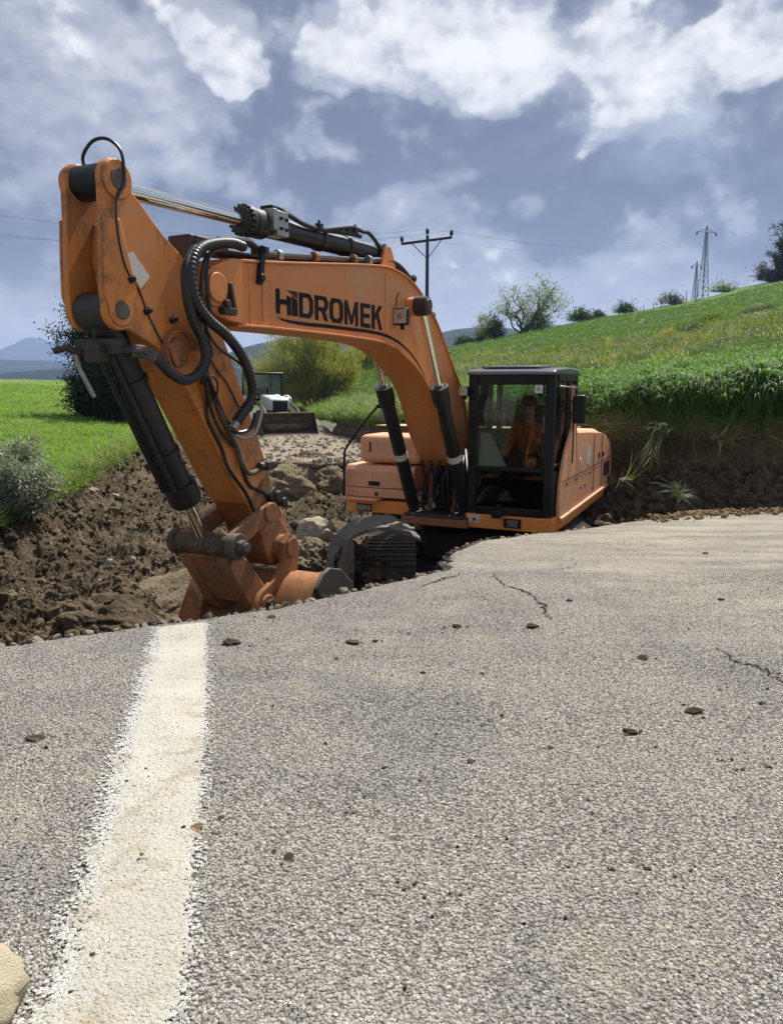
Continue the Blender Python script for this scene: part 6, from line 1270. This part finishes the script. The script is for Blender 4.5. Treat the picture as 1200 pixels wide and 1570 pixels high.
def place_rock(name, label, cat, p, size, me, mat, rot=(0, 0, 0), group=None, smooth=False):
    o = link(name, with_mat(me, mat, smooth), None, p, rot, size); return tag(o, label, cat, group)
def pz(u, Y, dz=0): x = (u-600)/FPX*Y; return Vector((x, Y, float(pit_z(np.array([x]), np.array([Y]))[0])+dz))
def see(u, v, lo=4.0, hi=20.0):                     # where the line of sight meets the dug ground
    Ys = np.linspace(lo, hi, 1500); r = ray(u, v); k = Ys/r.y; hit = np.where(pit_z(r.x*k, Ys) > r.z*k)[0]; i = hit[0] if len(hit) else -1; return Vector((r.x*k[i], Ys[i], r.z*k[i]))
place_rock('rock', 'large pale angular rock in the pit left of the culvert', 'rock', see(487, 826)+Vector((0, 0, .12)), (.26, .26, .24), BIG[0], 'rock', (.2, .1, .5))
place_rock('rock', 'flat yellowish lump below the pale rock in the pit', 'rock', see(468, 862)+Vector((0, 0, .06)), (.36, .30, .20), EARTH[2], 'tanearth', (.3, -.2, 1.1))
place_rock('rock', 'small dark rock behind the bucket in the pit', 'rock', see(458, 812)+Vector((0, 0, .06)), (.14, .14, .11), BIG[2], 'dirt', (.1, .4, .2))
for k, (u, v, sz_, rt, mt, lb) in enumerate([(250, 930, (.62, .42, .20), (.15, -.30, .6), 'tanearth', 'long tan slab of clayey soil left of the bucket'), (300, 952, (.34, .30, .17), (.1, .3, 1.2), 'tanearth', 'pale tan earth lump beside the left bucket side'), (165, 955, (.40, .34, .15), (.2, -.1, 2.1), 'dirt', 'brown earth lump at the foot of the dug slope'), (440, 752, (1.2, .8, .62), (.1, .15, .3), 'tanearth', 'big earth mass behind the lower stick under the far road'), (512, 745, (.8, .7, .50), (.2, .1, 2.0), 'tanearth', 'earth mass under the far road beside the excavator')]):
    place_rock('earth_mass', lb, 'earth lump', see(u, v)+Vector((0, .15, -sz_[2]*.15)), sz_, EARTH[k % 4], mt, rt, 'large lumps of dug earth', True)
place_rock('rock', 'grey stone on the soil left of the bucket', 'rock', see(178, 765)+Vector((0, 0, .04)), (.10, .08, .06), BIG[3], 'rock', (.3, .2, 2.2))
place_rock('rock', 'pale stone near the top of the dug slope', 'rock', see(142, 755)+Vector((0, 0, .04)), (.09, .07, .05), BIG[2], 'rock', (.3, .2, .2))
n = 1500; X = rng.uniform(-6, 0, n); Y = 17.6+16*rng.random(n)**1.6; ok = (poly_dist(X, Y, LEFT) < -.1) & (poly_dist(X, Y, BANK) > .1); X, Y = X[ok], Y[ok]; n = len(X); sz = .01+.07*rng.random(n)**3
scatter('far_road_clods', np.stack([X, Y, far_z(X, Y)+sz*.1], 1), rng.uniform(0, 6.28, (n, 3)), sz, [with_mat(m, 'trackdirt') for m in CLOD], 'crumbled soil lying on the far road')
# broken culvert ring
def culvert():
    c = Vector((-.13, 8.6, -2.02)); root = thing('broken_culvert', 'broken dark culvert ring standing in the pit beside the tracks', 'culvert', c, .12)
    g = np.random.default_rng(5); a0, a1 = math.radians(196), math.radians(42); N = 42; D = 9; V = []
    for i in range(N+1):
        a = a0+(a1-a0)*i/N
        for j in range(D+1):
            y = -.35+.85*j/D+.06*float(perlin(np.array([a*3.]), np.array([j*.7]), 3)[0])*(1 if j in (0, D) else .3)
            for r in (.475+.02*float(perlin(np.array([a*6.]), np.array([j*.8]), 9)[0]), .51+.04*float(perlin(np.array([a*5.]), np.array([j*.9]), 4)[0])): V.append((1.14*r*math.cos(a), y, (.95 if math.sin(a) > 0 else 1.15)*r*math.sin(a)))
    q = lambda i, j, k: (i*(D+1)+j)*2+k; F = []
    for i in range(N):
        for j in range(D): F += [(q(i, j, 0), q(i, j+1, 0), q(i+1, j+1, 0), q(i+1, j, 0)), (q(i, j, 1), q(i+1, j, 1), q(i+1, j+1, 1), q(i, j+1, 1))]
        for j in (0, D): F.append((q(i, j, 0), q(i+1, j, 0), q(i+1, j, 1), q(i, j, 1)))
    for j in range(D):
        for i in (0, N): F.append((q(i, j, 0), q(i, j, 1), q(i, j+1, 1), q(i, j+1, 0)))
    MB().add(V, F).build('ring', M['concrete'], root, 0, True)
    MB().prism([(-.10, -.6), (.10, -.62), (.07, .0), (.02, .42), (-.06, .46), (-.11, .0)], -.22, .25).build('broken_slab', M['concrete'], root, .02, loc=(-.46, -.22, -.08), rot=(0, .12, .35))
culvert()
slabs = [(700, 872, .34, .26, .07), (668, 888, .26, .2, .06), (640, 893, .22, .16, .06), (688, 850, .2, .16, .05)]
for k, (u, v, a, b_, h) in enumerate(slabs):
    p = at(u, v, (5.9, 5.75, 5.7, 6.5)[k]); p.z -= .14
    o = link('asphalt_chunk', with_mat(BIG[k], 'tar'), None, p, (.3*k, .5-.3*k, k*1.1), (a*.6, b_*.6, h*1.3)); tag(o, ('broken asphalt chunk at the jagged road corner', 'broken asphalt chunk just left of the road corner', 'leftmost broken asphalt chunk under the road edge', 'asphalt crumb at the top of the jagged corner')[k], 'asphalt chunk', 'broken asphalt chunks at the road edge')
# clods and stones on the road
def on_road(u, v):
    r = ray(u, v); Ys = np.linspace(.8, 12, 6000); k = Ys/r.y; i = int(np.argmax(road_z(r.x*k, Ys) > r.z*k)); return Vector((r.x*k[i], Ys[i], r.z*k[i]))
RC = [(417, 947, 9, 'bank', 'dark clod near the broken edge below the bucket'), (356, 987, 22, 'dirt', 'flat brown clod right of the white line near the edge'), (541, 986, 17, 'dirt', 'brown crumb streak under the road edge, left of a pair'), (574, 984, 8, 'dirt', 'small crumb right of the brown crumb streak'), (516, 1011, 7, 'bank', 'dark crumb alone below the crumb streak'),
      (700, 962, 11, 'dirt', 'brown clod above the middle of the road'), (816, 961, 17, 'dirt', 'longest flat brown clod below the crack'), (648, 1032, 7, 'bank', 'small dark crumb in the middle of the road'), (738, 1034, 7, 'bank', 'dark crumb right of the middle crumb'), (626, 972, 5, 'bank', 'tiny dark crumb left of the brown clod'),
      (56, 1134, 17, 'dirt', 'brown clod on the grey asphalt left of the white line'), (62, 1057, 6, 'creamrock', 'small white chip far left of the white line'), (342, 1199, 9, 'creamrock', 'flat cream chip just right of the white line'), (338, 1255, 8, 'bank', 'dark stone beside the right edge of the white line'), (230, 1177, 5, 'bank', 'dark pebble in the middle of the white line'),
      (127, 1345, 8, 'bank', 'dark pebble on the left edge of the white line'), (143, 1466, 9, 'dirt', 'brown pebble on the lower white line'), (144, 1508, 7, 'dirt', 'lowest pebble on the white line'), (300, 1272, 16, 'clay', 'flattened tan soil patch on the white line'), (722, 1169, 9, 'bank', 'dark stone in the lower middle of the road'), (843, 1147, 8, 'bank', 'rounded dark stone right of the lower middle'),
      (966, 1123, 17, 'dirt', 'brown clod in the right half of the road'), (1062, 1092, 18, 'dirt', 'flat brown clod at the far right of the road'), (984, 1010, 13, 'dirt', 'low brown clod under the right crack'), (873, 922, 7, 'dirt', 'small clod beside the crack'), (1105, 920, 8, 'bank', 'dark crumb on the dusty right side of the road'), (1080, 849, 6, 'bank', 'dark speck on the dusty road near the clay'),
      (588, 1178, 7, 'dirt', 'faint brown crumb left of the dark stone'), (443, 1316, 14, 'dirt', 'crumbled soil right of the lower white line'), (1168, 1080, 8, 'dirt', 'small clod beside the flat one at the far right')]
for k, (u, v, r, mt, lb) in enumerate(RC):
    p = on_road(u, v); s = r/FPX*p.length*.66
    o = place_rock('clod' if mt != 'creamrock' else 'stone_chip', lb, 'clod' if mt != 'creamrock' else 'stone chip', p+Vector((0, 0, s*.20)), (s, s*.8, s*(.30 if r > 12 else .55)), BIG[k % 4], mt, (.15, .1, k*1.3), 'clods and stones lying on the road', True)
p = on_road(-34, 1568); place_rock('stone', 'rough cream coloured stone at the lower left corner', 'stone', p+Vector((.0, .02, .045)), (.066, .07, .062), BIG[1], 'creamrock', (.4, .2, .6), None, True)
n = 1500; X = rng.uniform(-2.2, 4, n); Y = 1.0+7*rng.random(n)**1.3; ok = poly_dist(X, Y, EDGE) < -.05; X, Y = X[ok], Y[ok]; n = len(X); sz = .002+.004*rng.random(n)**3
scatter('loose_grit', np.stack([X, Y, road_z(X, Y)+sz*.5], 1), rng.uniform(0, 6.28, (n, 3)), sz, [with_mat(m, q) for m, q in zip(ROCK, ('dirt', 'rock', 'dirt', 'tar', 'clay', 'rock'))], 'fine grit scattered over the asphalt')
cl_ = [on_road(u, v) for u, v in ((417, 950), (360, 990), (545, 988), (700, 965), (816, 964), (60, 1136), (300, 1275), (966, 1126), (1062, 1096), (984, 1012), (440, 1316), (620, 1360), (250, 1200), (880, 1240), (1150, 1180), (1130, 1050), (760, 1110), (1000, 1330), (200, 1330), (520, 1240))]
P3 = np.concatenate([np.array(c)[None]+rng.normal(size=(40, 3))*np.array([.11, .07, 0])*(.35+c.y*.13)*(.3+rng.random((40, 1))) for c in cl_]); n = len(P3); sz = .0012+.006*rng.random(n)**4
P3[:, 2] = road_z(P3[:, 0], P3[:, 1])+sz*.3; ok = poly_dist(P3[:, 0], P3[:, 1], EDGE) < -.04
scatter('soil_crumbs', P3[ok], rng.uniform(0, 6.28, (n, 3))[ok], sz[ok], [with_mat(m, q) for m, q in zip(CLOD, ('trackdirt', 'clay', 'dirt', 'clay', 'trackdirt', 'trackdirt'))], 'clusters of fine soil crumbs on the asphalt')
# broken asphalt crumbs along the lip of the collapse
k_ = rng.integers(60, 430, 700); X = RX[k_]+rng.normal(size=700)*.03; Y = RY[k_]+rng.normal(size=700)*.035+.015; sz = .006+.030*rng.random(700)**3
scatter('edge_crumbs', np.stack([X, Y, road_z(X, Y)-.02+.02*rng.random(700)-np.maximum(Y-RY[k_], 0)*1.2], 1), rng.uniform(0, 6.28, (700, 3)), sz, [with_mat(m, q) for m, q in zip(CLOD, ('trackdirt', 'trackdirt', 'tar', 'dirt', 'rock', 'trackdirt'))], 'broken asphalt crumbs along the collapsed road edge')
# aggregate chips standing out of the surface near the camera
MK_L = marking_edges()
n = 190000; Y = 1.0+4.6*rng.random(n)**1.5; X = (rng.random(n)*1.30-.62)*Y; ok = poly_dist(X, Y, EDGE) < -.06; X, Y = X[ok], Y[ok]; n = len(X)
a_ = np.interp(Y, MK_L[2], MK_L[0]); b_ = np.interp(Y, MK_L[3], MK_L[1]); f = (X-a_)/(b_-a_); inside = (f > .0) & (f < 1.0) & (rng.random(n) < np.clip(1.35-2.6*np.maximum(np.abs(f-.53)-.26, 0)*2.0, .25, .94))
pn = perlin(X*2.2, Y*2.2, 5)*.5+perlin(X*7, Y*7, 6)*.35; sz = (.0018+.0036*rng.random(n)**1.5)*(1+.25*pn); keepc = rng.random(n) < .55+.5*pn; sz = np.where(keepc, sz, sz*.45)
CH = [rock(60+s, 1, .30, (1.1, .85, .70)) for s in range(5)]
P3 = np.stack([X, Y, road_z(X, Y)+sz*.12], 1); R3 = np.stack([rng.normal(size=n)*.28, rng.normal(size=n)*.28, rng.uniform(0, 6.28, n)], 1)
scatter('surface_chips', P3[~inside], R3[~inside], sz[~inside], [with_mat(m, 'chip') for m in CH], 'stone chips set in the asphalt surface')
scatter('painted_chips', P3[inside]+np.array([0, 0, .0025]), R3[inside], sz[inside]*.9, [with_mat(m, 'paintchip') for m in CH], 'stone chips coated with the worn road paint')
# cracks: narrow gaps in the surface
def crack(pts, w, label):
    P = [on_road(u, v) for u, v in pts]; Q = []
    g = np.random.default_rng(len(pts)*7+int(pts[0][0]))
    for a, b in zip(P[:-1], P[1:]):
        for t in np.linspace(0, 1, 9)[:-1]: q = a.lerp(b, t); Q.append(q+Vector((g.normal()*.012, g.normal()*.012, 0)))
    Q.append(P[-1]); V = []; F = []
    for i, q in enumerate(Q):
        d = (Q[min(i+1, len(Q)-1)]-Q[max(i-1, 0)]).normalized(); s = Vector((-d.y, d.x, 0))*w*(.25+g.random())*math.sin(math.pi*(i+.6)/(len(Q)+.2))
        for k in (-1, 1): p = q+s*k*.5; p.z = float(road_z(np.array([p.x]), np.array([p.y]))[0])+.004; V.append(tuple(p))
        if i: F.append((2*i-2, 2*i-1, 2*i+1, 2*i))
    o = link('crack', mesh_np('crack', V, F, M['tar_dark'])); tag(o, None, None, None, 'structure'); o['label'] = label
M['tar_dark'] = plain('crack_bitumen', (.012, .011, .010), 1.0, 0, 0.2, 30, 0.5)
crack([(745, 868), (764, 886), (772, 900), (800, 905), (815, 913), (832, 930), (836, 945), (862, 962)], .022, 'crack running down from the broken road corner')
crack([(1092, 985), (1120, 1012), (1140, 1018), (1165, 1024), (1196, 1045), (1240, 1060)], .018, 'crack at the right edge of the road'); crack([(640, 901), (662, 894), (690, 885), (712, 878)], .02, 'crack parallel to the broken edge'); crack([(700, 838), (725, 833), (745, 828), (765, 822)], .03, 'open crack at the lip of the collapse'); crack([(840, 875), (868, 872), (875, 870)], .010, 'short hairline crack')
# gravel heap beyond the loader
gh = at(462, 662, 37.5); h = thing('gravel_heap', 'grey gravel heap behind the loader bucket', 'gravel heap', (gh.x+.3, 38.2, LZ-.1))
xs, ys = np.meshgrid(np.linspace(-1.3, 1.3, 40), np.linspace(-1.3, 1.3, 40)); zz = np.maximum(.95-.9*np.hypot(xs*.95, ys), -.1)+.06*fbm(xs*3, ys*3, 4, 5); i = np.arange(39*40).reshape(39, 40)[:, :-1].ravel()
link('heap', mesh_np('heap', np.stack([xs, ys, zz], -1).reshape(-1, 3), np.stack([i, i+1, i+41, i+40], 1), M['trackdirt'], True), h)

# ------------------------------------------------------------------ air
def haze():
    v = [(x, y, z) for x in (-8000, 8000) for y in (-300, 6300) for z in (-25, 345)]
    me = mesh_np('haze', v, [(0, 1, 3, 2), (4, 6, 7, 5), (0, 4, 5, 1), (2, 3, 7, 6), (0, 2, 6, 4), (1, 5, 7, 3)]); m = bpy.data.materials.new('haze'); m.use_nodes = True; t = NT(m.node_tree); t.nt.nodes.clear()
    pv = t.n('ShaderNodeVolumePrincipled'); pv.inputs['Color'].default_value = (.44, .61, 1.0, 1); pv.inputs['Density'].default_value = 2.5e-4; pv.inputs['Anisotropy'].default_value = .2
    o = t.n('ShaderNodeOutputMaterial'); t.L.new(pv.outputs[0], o.inputs['Volume']); me.materials.append(m); tag(link('haze', me), None, None, None, 'stuff')
haze()
